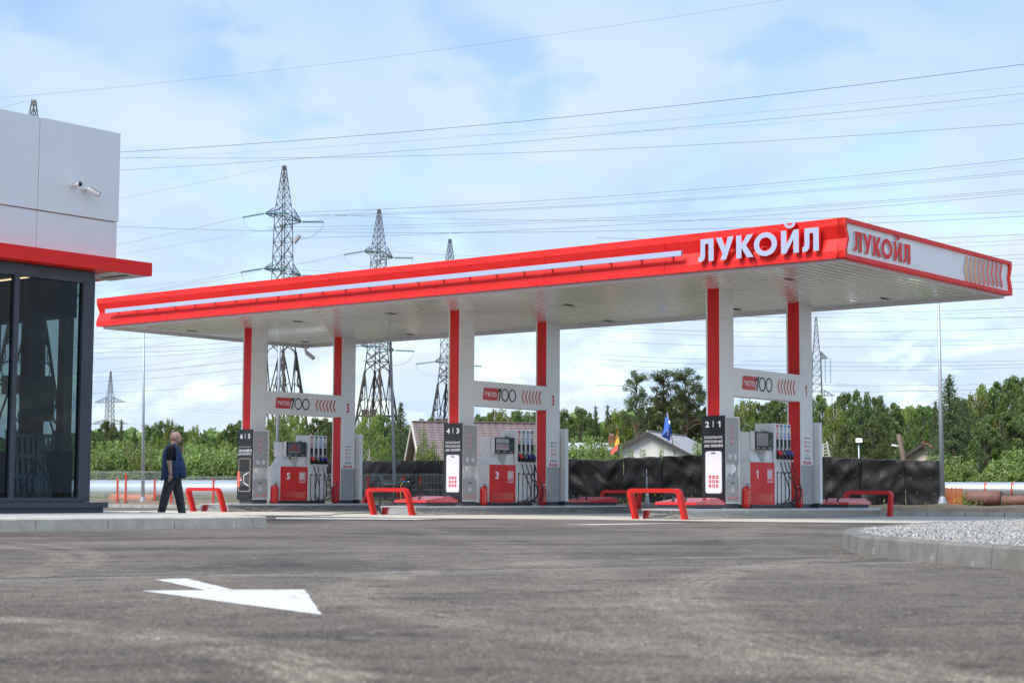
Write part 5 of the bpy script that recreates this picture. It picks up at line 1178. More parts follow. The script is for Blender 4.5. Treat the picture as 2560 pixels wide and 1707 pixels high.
pipe('brown_pipe', 2415, 2502, 1245, 18, 4.4, BROWN, 'short rusty brown pipe lying on the soil before the silver pipe', ribs=False)
pipe('brown_pipe', 2503, 2760, 1252, 13, 4.2, BROWN, 'long thinner rusty pipe running out of the picture', ribs=False)
pipe('orange_pipe', 287, 405, 1250, 15, 1.9, mat('orange_plastic', (.40, .13, .06), .6, var=.2), 'orange brown pipe lying behind the low mesh fence', ribs=False)
def net():
    p = fk(2382, 3.4); D = p.y; r = empty('orange_barrier', p, 0, 'torn orange plastic barrier netting beside the tall lamp post', 'barrier'); OM = mat('orange_net', (.62, .16, .04), .6); b = MB(); W = 42 * D / F_PX; h = zat(2382, 1212, D); rng = random.Random(3)
    for i in range(18): x = -W / 2 + W * i / 17; b.bar((x, rng.uniform(-.01, .01), .1), (x + rng.uniform(-.02, .02), 0, h - rng.uniform(0, .10)), .010)
    for j in range(22): z = .1 + (h - .18) * j / 21; b.bar((-W / 2, 0, z), (W / 2, 0, z + rng.uniform(-.015, .015)), .016)
    o = b.build('netting', OM, r); o['kind'] = 'stuff'
    for x in (-W / 2, -W * .1, W * .15, W / 2): MB().bar((x, .03, .0), (x, .03, h + .03 * rng.random()), .022).build('stake', OM, r)
net()

# ================================================================== HOUSES BEHIND
def gable_house(name, A, d, Lr, hw, zr, ze, wall, roofm, label, rows=0, over=.3, gable_extra=None):
    """A: ridge end nearest, d: ridge direction, hw: half width"""
    d = Vector((d[0], d[1], 0)).normalized(); n = Vector((d.y, -d.x, 0)); r = empty(name, (A[0], A[1], 0), atan2(d.y, d.x), label, 'house')
    # local: x along ridge, y = -n side (far), so near side is -y
    w = hw - .35
    m = MB(); zw = ze + (zr - ze) * (1 - w / hw)
    m.add([(.3, -w, 0), (Lr - .3, -w, 0), (Lr - .3, w, 0), (.3, w, 0), (.3, -w, zw - .06), (Lr - .3, -w, zw - .06), (Lr - .3, w, zw - .06), (.3, w, zw - .06), (.3, 0, zr - .10), (Lr - .3, 0, zr - .10)],
          [(0, 1, 5, 4), (1, 2, 6, 9, 5), (2, 3, 7, 6), (3, 0, 4, 8, 7), (4, 5, 9, 8), (6, 7, 8, 9)]); m.build('wall', wall, r)
    rf = empty('roof', (0, 0, 0)); rf.parent = r
    for s in (-1, 1):
        if rows and s == -1:
            nx = int(Lr / .055)
            for k in range(rows):
                t0, t1 = k / rows, (k + 1) / rows; vs = []
                for t, lift in ((t0, .0), (t1, .042)):
                    for i in range(nx + 1):
                        x = Lr * i / nx; wv = .013 * sin(2 * pi * x / .32); vs.append((x, s * hw * t, zr + (ze - zr) * t + .04 + lift + wv))
                for i in range(nx + 1): x = Lr * i / nx; vs.append((x, s * hw * t1, zr + (ze - zr) * t1 + .02))
                fs = [(j * (nx + 1) + i, j * (nx + 1) + i + 1, (j + 1) * (nx + 1) + i + 1, (j + 1) * (nx + 1) + i) for j in range(2) for i in range(nx)]
                MB().add(vs, fs).build('tile_row', roofm, rf)
        else:
            m = MB(); m.add([(0, 0, zr), (Lr, 0, zr), (Lr, s * hw, ze), (0, s * hw, ze), (0, 0, zr + .07), (Lr, 0, zr + .07), (Lr, s * hw, ze + .07), (0, s * hw, ze + .07)], [(0, 1, 2, 3), (4, 5, 6, 7), (0, 1, 5, 4), (1, 2, 6, 5), (2, 3, 7, 6), (3, 0, 4, 7)]); m.build('slope', roofm, rf)
        MB().bar((-.02, 0, zr - .06), (-.02, s * hw, ze - .06), .05, .20).build('barge_board', gable_extra or mat('pale_board', (.50, .47, .43), .7), rf)
    MB().bar((0, 0, zr + .09), (Lr, 0, zr + .09), .16, .05).build('ridge_cap', roofm, rf)
    return r
TILE = mat('purple_tile', (.21, .155, .155), .42, var=.14, vs=2, coat=.2)
A = at(1030, 1058, 75); h1 = gable_house('tile_house', A, (.985, .17), 6.2, 3.3, zat(1030, 1058, 75), zat(1030, 1058, 75) - 2.0, mat('bare_boards', (.34, .28, .22), .85, var=.25, vs=3), TILE, 'house with a purple metal tile roof behind the black tarpaulin', rows=17)
A = at(1619, 1080, 100); d2 = (.34, .94)
h2 = gable_house('white_house', A, d2, 9, 3.6, zat(1619, 1080, 100), zat(1619, 1080, 100) - 1.85, mat('white_render', (.60, .59, .56), .85, var=.06), mat('grey_sheet_roof', (.34, .33, .34), .5), 'white gabled house with dark eaves behind the blue flag', gable_extra=mat('dark_board', (.05, .047, .045), .7))
A = at(2308, 1108, 96); h3 = gable_house('beige_house', A, (.75, .66), 7, 2.1, zat(2308, 1108, 96), zat(2308, 1108, 96) - 1.1, mat('beige_siding', (.50, .44, .37), .7, var=.05), mat('red_brown_roof', (.30, .11, .07), .6), 'small beige house with a rusty roof beside the leaning wooden pole', gable_extra=mat('dark_board', (.05, .047, .045), .7))
for i in range(6): MB().bar((.295, -1.6, 1.0 + i * .28), (.295, 1.6, 1.0 + i * .28), .01, .012).build('siding_joint', mat('siding_joint', (.30, .26, .22), .8), h3)
p = at(1560, 1130, 112); lh = empty('low_house', (p.x, p.y, 0), .05, 'low house with a pale sheet roof and a brick chimney behind bushes', 'house')
za, zb_ = zat(1480, 1119, 112), zat(1480, 1124, 112); MB().box(-4.0, -.8, .5, 6, 0, zb_ - .1).build('wall', mat('grey_boards', (.26, .25, .24), .9, var=.3), lh)
m = MB(); m.add([(-4.4, 0, zb_ - .05), (-.6, 0, zb_ - .05), (-.6, 3.5, za + .35), (-4.4, 3.5, za + .35), (-4.4, 0, zb_ + .03), (-.6, 0, zb_ + .03), (-.6, 3.5, za + .43), (-4.4, 3.5, za + .43)], [(0, 1, 2, 3), (4, 5, 6, 7), (0, 1, 5, 4), (1, 2, 6, 5), (2, 3, 7, 6), (3, 0, 4, 7)]); m.build('roof', mat('pale_sheet_roof', (.50, .54, .60), .45), lh)
ch = empty('chimney', (0, 0, 0)); ch.parent = lh; cx = (at(1533, 1100, 112) - p); zc0, zc1 = zat(1533, 1122, 112), zat(1533, 1082, 112)
BR = mat('brick_red', (.32, .085, .045), .85, var=.25, vs=8); nb = int((zc1 - zc0) / .095)
MB().box(cx.x - .13, cx.x + .13, 1.02, 1.28, 0, zc1 - .01).build('flue', mat('mortar', (.30, .24, .20), .9), ch)
bk = MB().rbox(-.075, .075, -.15, .15, 0, .078, .006).mesh('brick'); bk.materials.append(BR)
for i in range(nb):
    for x in (-.09, .085): link('brick', bk, ch, (cx.x + x + (.015 if i % 2 else -.01), 1.15, zc0 + i * .095))

# ------------------------------------------------------------------ flags, ladder, small lamps
def flag(px0, py0, px1, py1, D, cols, outline, label, group):
    p = at(px0, py0, D); r = empty('flag', p, 0, label, 'flag', group); q = at(px1, py1, D) - p
    MB().tube([(0, 0, 0), q], .018, 8).build('pole', mat('weathered_pole', (.26, .24, .21), .8), r)
    for nm, m, pts in outline:
        V_ = [at(x, y, D - .06 - .10 * math.sin((x + y) * .09)) - p for x, y in pts]; b = MB(); b.add(V_, [tuple(range(len(V_)))]); o = b.build(nm, cols[m], r); o.modifiers.new('t', 'SOLIDIFY').thickness = .004
    return r
YEL = mat('flag_yellow', (.70, .36, .02), .7); RD = mat('flag_red', (.66, .07, .05), .7); BLU = mat('flag_blue', (.03, .12, .50), .7); BLU2 = mat('flag_blue_shade', (.024, .10, .44), .7)  # second blue is a darker copy: shade of the fold put into the colour
flag(1547, 1142, 1543, 1064, 58.5, {'y': YEL, 'r': RD, 'w': WPRINT}, [('cloth', 'y', [(1543, 1064), (1546.5, 1085), (1548.5, 1108), (1546, 1112), (1543, 1095), (1538, 1106), (1540, 1088)]), ('cloth', 'r', [(1539.8, 1088), (1540.5, 1100), (1536.5, 1108), (1539, 1096)]), ('cloth', 'y', [(1543, 1096), (1545, 1110), (1536, 1117), (1538.5, 1106)]), ('cloth', 'r', [(1536, 1117), (1545, 1110.5), (1544, 1124), (1536, 1131), (1528, 1137), (1527, 1131), (1531, 1121)])], 'drooping yellow and red flag on a thin pole beside the brick chimney', 'flags above the tarpaulin')
flag(1687.5, 1138, 1668, 1030, 58.5, {'b': BLU, 'c': BLU2, 'w': WPRINT}, [('cloth', 'b', [(1667.5, 1029), (1671, 1042), (1670, 1075), (1669, 1098), (1661, 1094), (1654, 1091), (1658, 1070), (1663, 1045)]), ('cloth', 'c', [(1671.2, 1042), (1676, 1060), (1681, 1083), (1676, 1088), (1675, 1100), (1669.5, 1103), (1669.3, 1098), (1670.3, 1075)]),
     ('emblem', 'w', [(1671.5, 1052), (1674, 1050), (1675.5, 1058), (1673, 1060)]), ('emblem', 'w', [(1668, 1076), (1671, 1074), (1672, 1080), (1669, 1083)]), ('emblem', 'w', [(1667, 1085), (1672, 1084), (1671.5, 1089), (1667.5, 1088)])], 'blue flag with white marks hanging before the white house', 'flags above the tarpaulin')
flag(1852, 1130, 1848, 1060, 58.5, {'b': BLU, 'r': RD}, [('cloth', 'b', [(1848, 1062), (1851, 1078), (1849, 1082), (1846, 1078)]), ('cloth', 'r', [(1846, 1078), (1851.5, 1079), (1853, 1090), (1848, 1092)])], 'sliver of a blue and red flag beside dispenser 1', 'flags above the tarpaulin')
def ladder():
    D = 56; p = at(2068, 1150, D); r = empty('ladder', p, 0, 'white ladder leaning above the tarpaulin beside the rear board', 'ladder'); M_ = mat('ladder_white', (.55, .53, .48), .6)
    a0, a1, b0, b1 = [at(x, y, D) - p for x, y in ((2058, 1152), (2057, 1108), (2075, 1152), (2067, 1103))]
    for s, e in ((a0, a1), (b0, b1)): MB().bar(s, e, .045).build('rail', M_, r)
    for i in range(6): t = (i + .5) / 6; MB().bar(a0.lerp(a1, t), b0.lerp(b1, t), .03).build('rung', M_, r)
ladder()
def small_lamps():
    D = 62; p = at(2149, 1160, D); r = empty('flood_light', p, 0, 'lit white floodlight on a thin post before the trees', 'flood light'); t = at(2146.5, 1106, D) - p
    MB().tube([(0, 0, -1), t], .03, 8).build('post', LAMPM, r); MB().rbox(t.x - .11, t.x + .11, t.y - .12, t.y + .05, t.z, t.z + .15, .02).build('housing', GREY_L, r)
    MB().rbox(t.x - .09, t.x + .09, t.y - .128, t.y - .121, t.z + .02, t.z + .13, .002).build('lit_glass', mat('lit_glass', (.9, .92, 1), .4, emit=(.85, .9, 1), estr=6), r)
    D = 66; p = at(2262, 1160, D); r = empty('wooden_pole', p, 0, 'leaning wooden pole with a white lamp before the beige house', 'pole'); a = at(2246, 1085, D) - p
    MB().tube([(0, 0, -1), (0, 0, 0), a], [.11, .10, .085], 8).build('trunk', mat('grey_pole_wood', (.17, .12, .09), .9, var=.3), r)
    q = [at(x, y, D) - p for x, y in ((2252, 1117), (2247, 1115), (2240, 1113))]; MB().tube(q, .02, 6).build('bracket', GREY_L, r); h = [at(x, y, D) - p for x, y in ((2241, 1114), (2230, 1112))]; MB().bar(h[0], h[1], .14, .07).build('lamp_head', WHITE, r)
small_lamps()
# ================================================================== PYLONS AND POWER LINES
LINE = FKD; ARM = FKN
LINE_PTS = []
def lattice(b, P, Q, w0, w1, n, t, diag=True, dirs=None):
    """four-legged lattice between centres P and Q (vertical), widths w0 -> w1"""
    ex, ey = dirs; cs = [(-1, -1), (1, -1), (1, 1), (-1, 1)]
    lev = [P.lerp(Q, i / n) for i in range(n + 1)]; ws = [w0 + (w1 - w0) * i / n for i in range(n + 1)]
    K = [[c + ex * (sx * w / 2) + ey * (sy * w / 2) for sx, sy in cs] for c, w in zip(lev, ws)]
    for i in range(n):
        for j in range(4):
            b.bar(K[i][j], K[i + 1][j], t)
            if diag:
                b.bar(K[i][j], K[i + 1][(j + 1) % 4], t * .55); b.bar(K[i][(j + 1) % 4], K[i + 1][j], t * .55)
            if i: b.bar(K[i][j], K[i][(j + 1) % 4], t * .5)
    return K
def arm(b, c, dirn, ex, L, w, h, t, n=4):
    """triangular cross-arm from body centre c outwards along dirn"""
    tip = c + dirn * L
    for s in (-1, 1):
        a = c + dirn * (w / 2) + ex * (s * w / 2); u_ = a + Z * h; b.bar(a, tip, t); b.bar(u_, tip, t * .8)
        for i in range(1, n):
            p, q = a.lerp(tip, i / n), u_.lerp(tip, i / n); b.bar(p, q, t * .5); b.bar(u_.lerp(tip, (i - 1) / n), p, t * .5)
    for i in range(1, n):
        p = (c + dirn * (w / 2) + ex * (-w / 2)).lerp(tip, i / n); q = (c + dirn * (w / 2) + ex * (w / 2)).lerp(tip, (i + .5) / n); b.bar(p, q, t * .45)
    return tip
def insulator(p, q, parent, name='insulator_string', r=.15):
    n = 12; pts = []; rs = []
    for i in range(n):
        a = p.lerp(q, i / n); c = p.lerp(q, (i + .55) / n); d = p.lerp(q, (i + .6) / n); e = p.lerp(q, (i + .98) / n); pts += [a, c, d, e]; rs += [r * .35, r, r * .35, r * .3]
    return MB().tube(pts, rs, 7).build(name, INSUL, parent)
def anchor_pylon(px, ypk, label, Hh=35.0, mdir=0.0):
    hz = 1235.3 + (px - 1280) * .00506; D = (Hh - CAM_H) * F_PX / (hz - ypk); base = at(px, ypk, D); base.z = 0
    r = empty('lattice_pylon', base, 0, label, 'pylon', 'dark lattice pylons behind the station')
    ex, ey = LINE, ARM; dd = (ex, ey); c = lambda f: Vector((0, 0, Hh * f))
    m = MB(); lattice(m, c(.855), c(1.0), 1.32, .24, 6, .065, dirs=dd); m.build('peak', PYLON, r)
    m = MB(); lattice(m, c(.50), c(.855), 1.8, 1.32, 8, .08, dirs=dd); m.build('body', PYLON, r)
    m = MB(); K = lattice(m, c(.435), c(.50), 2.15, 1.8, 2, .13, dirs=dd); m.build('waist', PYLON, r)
    for j, (sx, sy) in enumerate([(-1, -1), (1, -1), (1, 1), (-1, 1)]):          # splayed legs, each a small truss
        m = MB(); foot = ex * (sx * 2.9) + ey * (sy * 2.9); top = K[0][j]; mid = foot.lerp(top, .63); i1 = foot.lerp(top, .0) ; ins = -(ex * sx + ey * sy).normalized()
        m.bar(foot, top, .24); o2 = top + ins * .05
        other = [ex * (sx * 1.0) * .6 + Z * (Hh * .27)]
        for t in np.linspace(.04, .92, 9):
            p = foot.lerp(top, t); q = foot.lerp(top, min(1, t + .1)) + (ex * (-sx)) * (1.1 * (1 - t) + .1); m.bar(p, q, .07); m.bar(q, foot.lerp(top, min(1, t + .18)), .07)
            q2 = foot.lerp(top, min(1, t + .1)) + (ey * (-sy)) * (1.1 * (1 - t) + .1); m.bar(p, q2, .07); m.bar(q2, foot.lerp(top, min(1, t + .18)), .07)
        m.build('leg', PYLON, r)
    m = MB(); zc = Hh * .28; w = 2.9 + (1.08 - 2.9) * (.28 / .435)
    Cn = [ex * (sx * w) + ey * (sy * w) + Z * zc for sx, sy in ((-1, -1), (1, -1), (1, 1), (-1, 1))]
    for j in range(4):
        p, q = Cn[j], Cn[(j + 1) % 4]; mid = (p + q) / 2; m.bar(p, q, .16)
        tp, tq = K[0][j], K[0][(j + 1) % 4]; m.bar(tp, mid, .10); m.bar(tq, mid, .10)
        f0 = Vector((p.x / w * 2.9, p.y / w * 2.9, 0)); f1 = Vector((q.x / w * 2.9, q.y / w * 2.9, 0)); fp = p.lerp(f0, .95); fq = q.lerp(f1, .95); m.bar(mid, fp, .11); m.bar(mid, fq, .11)
        for t in (.3, .6): m.bar(tp.lerp(mid, t), tp.lerp(p, t + .1), .06); m.bar(tq.lerp(mid, t), tq.lerp(q, t + .1), .06); m.bar(mid.lerp(fp, t), p.lerp(fp, t + .1), .06); m.bar(mid.lerp(fq, t), q.lerp(fq, t + .1), .06)
    m.build('diaphragm', PYLON, r)
    for s in (-1, 1): q = ex * (s * .6) - ey * (w * .98) + Z * zc; MB().box(q.x - .36, q.x + .36, q.y - .08, q.y + .08, q.z - .9, q.z + .75).build('number_plate', mat('rust_plate', (.09, .06, .055), .8), r)
    tips = []
    for f, L in ((.84, 3.2), (.675, 3.3), (.515, 3.7)):
        for s in (-1, 1):
            m = MB(); tip = arm(m, c(f), ey * s, ex, L, 1.5, 1.0, .07); m.build('cross_arm', PYLON, r); tips.append(tip)
    for it, tip in enumerate(tips):
        armname = ('upper', 'middle', 'lower')[it // 2] + (' near', ' far')[it % 2]
        for s in (-1, 1):
            a = tip + ex * (s * .15); e = tip + ex * (s * 2.9) - Z * .2; insulator(a, e, r, r=.13)
            if it in (0, 2) or (it == 3 and s < 0): LINE_PTS.append((base + e, s, armname, label))
        jl = [tip + ex * (2.9 * math.cos(pi * i / 8)) - Z * (.2 + 1.7 * sin(pi * i / 8)) for i in range(9)]; MB().tube(jl, .018, 4).build('jumper_loop', WIRE, r)
    LINE_PTS.append((base + c(1.0) - ex * .5, -1, 'g', label))
    return base, D
anchor_pylon(711, 406, 'tallest dark lattice pylon, behind the tilted lamp head')
anchor_pylon(948, 518, 'dark lattice pylon between two others, its peak above the canopy light bar')
anchor_pylon(1125, 594, 'dark lattice pylon behind the second column pair, lowest peak above the canopy')
anchor_pylon(85, 238, 'dark lattice pylon seen through the shop glass, only its peak above the wall')
def grey_pylon(px, ypk, Hh, label, arms, hang):
    hz = 1235.3 + (px - 1280) * .00506; D = (Hh - CAM_H) * F_PX / (hz - ypk); base = at(px, ypk, D); base.z = 0; r = empty('lattice_pylon', base, 0, label, 'pylon', 'far grey pylons')
    ex, ey = Vector((.25, .97, 0)), Vector((.97, -.25, 0)); dd = (ex, ey); c = lambda f: Vector((0, 0, Hh * f))
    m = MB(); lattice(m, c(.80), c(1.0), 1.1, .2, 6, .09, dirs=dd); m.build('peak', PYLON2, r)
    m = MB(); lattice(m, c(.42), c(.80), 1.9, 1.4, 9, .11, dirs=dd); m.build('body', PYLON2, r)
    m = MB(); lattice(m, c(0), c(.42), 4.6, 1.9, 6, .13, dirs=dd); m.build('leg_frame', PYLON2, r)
    for f, L in arms:
        for s in (-1, 1):
            m = MB(); tip = arm(m, c(f), ey * s, ex, L, 1.5, 1.2, .10); m.build('cross_arm', PYLON2, r)
            if hang:
                for t in (-.45, .45): insulator(tip + ey * t, tip + ey * t - Z * 4.2, r, r=.10)
            e = tip - Z * (4.2 if hang else 0)
            LINE_PTS.append((base + e, 1, 'far', label))
grey_pylon(277, 928, 30, 'small far grey pylon above the trees beside the shop', ((.745, 4.2), (.57, 4.9)), False)
grey_pylon(2040, 792, 31, 'far grey pylon half hidden by the rear column of dispenser 1', ((.77, 1.9), (.565, 3.0)), True)
def cable(name, p, q, sag, r, label, group):
    n = 26; pts = [p.lerp(q, i / n) - Z * (sag * 4 * (i / n) * (1 - i / n)) for i in range(n + 1)]
    o = MB().tube([x - p for x in pts], r, 4, cap=False).build(name, WIRE, None, p); return tag(o, label, 'power line', group)
FARN = {}
ORD = 'first second third fourth fifth sixth seventh eighth ninth tenth eleventh twelfth'.split()
for p, s, kind, lab in LINE_PTS:
    if kind == 'far': q = p + Vector((s * 300, s * -60, 0)); cable('power_line', p, q, 7, .018, ORD[FARN.setdefault(lab, []).append(1) or len(FARN[lab]) - 1] + ' thin line of the ' + ('small far pylon beside the shop' if p.x < 0 else 'far grey pylon behind the rear column'), 'lines of the far pylons'); continue
    L = 215 if s > 0 else 230; q = p + LINE * (s * L) + Z * (1.0 if s > 0 else 0)
    who = 'tallest pylon' if lab.startswith('tallest') else 'pylon between two others' if 'between' in lab else 'lowest pylon' if 'second' in lab else 'pylon behind the shop'
    cable('power_line', p, q, 6.5 if kind != 'g' else 5.0, .014 if kind != 'g' else .011, ('earth wire from the peak of the ' + who if kind == 'g' else 'line from the %s arm of the %s' % (kind, who)) + (' into the open sky' if s > 0 else ' towards the shop'), 'lines of the dark pylons')
ORD = 'first second third fourth fifth sixth seventh eighth ninth tenth eleventh twelfth thirteenth fourteenth fifteenth sixteenth seventeenth eighteenth nineteenth twentieth last'.split()
def pix_cable(x1, y1, x2, y2, D1, lab, r=.03, sag=1.2):
    """a level cable that passes through two sight lines; the first at D1"""
    p = at(x1, y1, D1); h2 = 1235.3 + (x2 - 1280) * .00506; D2 = (p.z - CAM_H) * F_PX / (h2 - y2); q = at(x2, y2, D2); d = q - p; p = p + Z * (sag * .555); q = q + Z * (sag * .555)
    cable('power_line', p - d * .25, q + d * .25, sag, r * .62, lab, 'lines crossing the sky')
for i, (a, b_, c, d, D, r) in enumerate(((98, 237, 1959, 0, 150, .016), (296, 381, 2560, 161, 120, .030), (297, 398, 2560, 216, 170, .014), (296, 426, 2560, 234, 178, .030), (1400, 335, 2560, 251, 170, .013), (1000, 521, 2560, 397, 200, .036), (1000, 530, 2560, 405, 210, .016), (1000, 533, 2560, 428, 190, .028), (1000, 536, 2560, 434, 195, .026), (1000, 563, 2560, 473, 190, .028), (1000, 570, 2560, 478, 205, .026), (1000, 588, 2560, 484, 200, .032))):
    pix_cable(a, b_, c, d, D, ['faint topmost wire over the canopy', 'dark upper cable high across the sky', 'faint wire just below the dark upper cable', 'cable touching the tip of the tallest pylon', 'faint wire over the end of the canopy', 'dark upper cable of the middle bundle', 'faint wire in the middle bundle', 'third cable of the middle bundle', 'fourth cable of the middle bundle', 'upper cable of the low bundle over the lettering', 'second cable of the low bundle over the lettering', 'lowest cable over the canopy lettering'][i], r)
for i, (y1, y2) in enumerate(((597, 586), (611, 600), (628, 610), (652, 636), (676, 661), (697, 688), (779, 769), (786, 777), (798, 791), (823, 820), (858, 857), (893, 901), (905, 910), (917, 918), (952, 958), (968, 971))):
    pix_cable(1700, y1 + 3, 2560, y2, 150 + 4 * (i % 5), ORD[i] + ' level power line from the top beyond the gravel end of the canopy', .020 + .006 * (i % 3 == 0), .6)
for i, (y1, y2) in enumerate(((846, 831), (871, 853), (881, 867), (896, 873), (932, 903), (954, 922), (982, 958))):
    pix_cable(236, y1, 607, y2, 190 + 5 * i, ORD[i] + ' power line from the top below the canopy beside the shop', .028, .4)

# ================================================================== TREES AND SHRUBS
def leaf_mat(name, c0, c1, c2):
    m = bpy.data.materials.new(name); m.use_nodes = True; N = m.node_tree.nodes; L = m.node_tree.links; b = N['Principled BSDF']
    ge = N.new('ShaderNodeNewGeometry'); oi = N.new('ShaderNodeObjectInfo'); cr = N.new('ShaderNodeValToRGB'); L.new(ge.outputs['Random Per Island'], cr.inputs[0])
    e = cr.color_ramp.elements; e[0].color = (*c0, 1); e[1].color = (*c2, 1); k = e.new(.55); k.color = (*c1, 1)
    hs = N.new('ShaderNodeHueSaturation'); L.new(cr.outputs[0], hs.inputs['Color'])
    r1 = N.new('ShaderNodeMapRange'); r1.inputs[3].default_value = .72; r1.inputs[4].default_value = 1.3; L.new(oi.outputs['Random'], r1.inputs[0]); L.new(r1.outputs[0], hs.inputs['Value'])
    r2 = N.new('ShaderNodeMapRange'); r2.inputs[3].default_value = .478; r2.inputs[4].default_value = .512; L.new(oi.outputs['Random'], r2.inputs[0]); L.new(r2.outputs[0], hs.inputs['Hue'])
    L.new(hs.outputs[0], b.inputs['Base Color']); b.inputs['Roughness'].default_value = .55; b.inputs['Specular IOR Level'].default_value = .3
    tl = N.new('ShaderNodeBsdfTranslucent'); L.new(hs.outputs[0], tl.inputs[0]); mx = N.new('ShaderNodeMixShader'); mx.inputs[0].default_value = .45
    L.new(b.outputs[0], mx.inputs[1]); L.new(tl.outputs[0], mx.inputs[2]); L.new(mx.outputs[0], N['Material Output'].inputs[0]); return m
LEAF = {'birch': leaf_mat('birch_leaf', (0.143, 0.195, 0.049), (0.227, 0.293, 0.075), (0.351, 0.416, 0.130)), 'broad': leaf_mat('broad_leaf', (0.078, 0.127, 0.039), (0.137, 0.202, 0.062), (0.221, 0.293, 0.104)),
        'larch': leaf_mat('larch_needle', (0.062, 0.112, 0.040), (0.106, 0.165, 0.062), (0.163, 0.225, 0.088)), 'pine': leaf_mat('pine_needle', (0.057, 0.085, 0.033), (0.092, 0.128, 0.045), (0.150, 0.188, 0.069)),
        'shrub': leaf_mat('willow_leaf', (0.151, 0.224, 0.069), (0.250, 0.343, 0.106), (0.382, 0.474, 0.175)), 'lime': leaf_mat('lime_leaf', (0.149, 0.230, 0.023), (0.230, 0.322, 0.034), (0.333, 0.414, 0.069))}
BARK = {'birch': mat('birch_bark', (.42, .40, .37), .8, var=.5, vs=3), 'broad': mat('bark', (.10, .085, .07), .9, var=.3), 'larch': mat('bark', (.10, .085, .07), .9), 'pine': mat('pine_bark', (.13, .085, .06), .9, var=.4), 'shrub': mat('bark', (.10, .085, .07), .9), 'lime': mat('birch_bark', (.42, .40, .37), .8)}
def leaves(C, size, rng, flat=0.0, asp=.55):
    """C: leaf centres (n,3); each leaf a small pointed quad in a random attitude"""
    n = len(C); d = rng.normal(size=(n, 3)); d[:, 2] *= (1 - flat); d /= np.linalg.norm(d, axis=1, keepdims=True) + 1e-9
    w = rng.normal(size=(n, 3)); w -= d * (w * d).sum(1, keepdims=True); w /= np.linalg.norm(w, axis=1, keepdims=True) + 1e-9
    s = size * rng.uniform(.6, 1.35, (n, 1)); a = d * s; c = w * s * asp
    return np.stack([C - a, C + c, C + a, C - c], 1).reshape(-1, 3)
def crown_mesh(kind, seed):
    rng = np.random.default_rng(seed); blobs = []; limbs = []
    if kind in ('birch', 'broad', 'lime'):
        n = {'birch': 46, 'broad': 46, 'lime': 26}[kind]
        for i in range(n):
            t = ((i + rng.random()) / n) ** .85; z = .16 + .80 * t; env = .31 * max(.0, 1 - abs((t - .38) / .66) ** 2.1) ** .62; R = env * (.25 + .75 * sqrt(rng.random())); an = i * 2.4 + rng.uniform(-.6, .6)
            c = np.array([R * cos(an), R * sin(an), z]); blobs.append((c, rng.uniform(.050, .105) * (1.12 - .5 * t))); limbs.append((np.array([0, 0, z - .10 - .1 * rng.random()]), c))
        per = 190; size = .0125 if kind == 'birch' else .0140
        P = []
        for c, r in blobs:
            v = rng.normal(size=(per, 3)); v /= np.linalg.norm(v, axis=1, keepdims=True); v *= r * rng.random((per, 1)) ** .45
            if kind == 'birch': v[:, 2] = v[:, 2] * 1.1 - np.abs(rng.normal(0, .035, per))
            P.append(c + v * (1.15, 1.15, .9))
        P = np.concatenate(P)
    elif kind == 'larch':
        P = []; size = .010
        for i in range(78):
            t = (i + rng.random()) / 78; z = .10 + .88 * t; R = .27 * (1 - t) ** .8 * rng.uniform(.65, 1.1) + .012; an = i * 2.4 + rng.uniform(-.5, .5); m = int(40 + 190 * (1 - t))
            s = rng.random(m) ** .7; side = rng.normal(0, .035 + .02 * (1 - t), m) * s
            x = s * R; zz = z - .08 * s * R / .27 - np.abs(rng.normal(0, .018, m)) + .05 * (s ** 3) * R
            P.append(np.stack([x * cos(an) - side * sin(an), x * sin(an) + side * cos(an), zz], 1)); limbs.append((np.array([0, 0, z]), np.array([R * cos(an), R * sin(an), z - .05])))
        P = np.concatenate(P)
    elif kind == 'pine':
        P = []; size = .010
        for i in range(44):
            t = rng.random(); z = .50 + .48 * t; R = .25 * (1 - .6 * t) * rng.uniform(.3, 1.15); an = rng.uniform(0, 2 * pi); c = np.array([R * cos(an), R * sin(an), z]); r = rng.uniform(.035, .065); m = 150
            v = rng.normal(size=(m, 3)); v /= np.linalg.norm(v, axis=1, keepdims=True); v *= r * rng.random((m, 1)) ** .4; P.append(c + v * (1.25, 1.25, .65)); limbs.append((np.array([0, 0, z - .06]), c))
        for i in range(5):
            z = rng.uniform(.3, .55); an = rng.uniform(0, 2 * pi); R = rng.uniform(.1, .24); c = np.array([R * cos(an), R * sin(an), z]); v = rng.normal(size=(70, 3)) * .028; P.append(c + v); limbs.append((np.array([0, 0, z - .05]), c))
        P = np.concatenate(P)
    else:
        P = []; size = .030
        for i in range(46):
            an = rng.uniform(0, 2 * pi); R = .52 * sqrt(rng.random()); z = (.30 + .62 * rng.random()) * (1 - (R / .62) ** 2 * .5); c = np.array([R * cos(an), R * sin(an), z]); r = rng.uniform(.10, .19); m = 120
            v = rng.normal(size=(m, 3)); v /= np.linalg.norm(v, axis=1, keepdims=True); v *= r * rng.random((m, 1)) ** .45; P.append(c + v * (1, 1, .95)); limbs.append((np.array([R * .3 * cos(an), R * .3 * sin(an), .02]), c))
        for i in range(12):                                      # long upright shoots
            an = rng.uniform(0, 2 * pi); R = .45 * rng.random(); m = 40; s = rng.random(m); P.append(np.stack([R * cos(an) + rng.normal(0, .02, m), R * sin(an) + rng.normal(0, .02, m), .6 + .5 * s], 1))
        P = np.concatenate(P); P = P[P[:, 2] > .01]
    v = leaves(P, size * (1.0 if kind != 'larch' else 1.15), rng, .25 if kind != 'larch' else .5, .55 if kind not in ('larch', 'pine') else .34)
    me = fast_mesh('crown_' + kind, v, np.full(len(P), 4), np.arange(len(v))); me.materials.append(LEAF[kind])
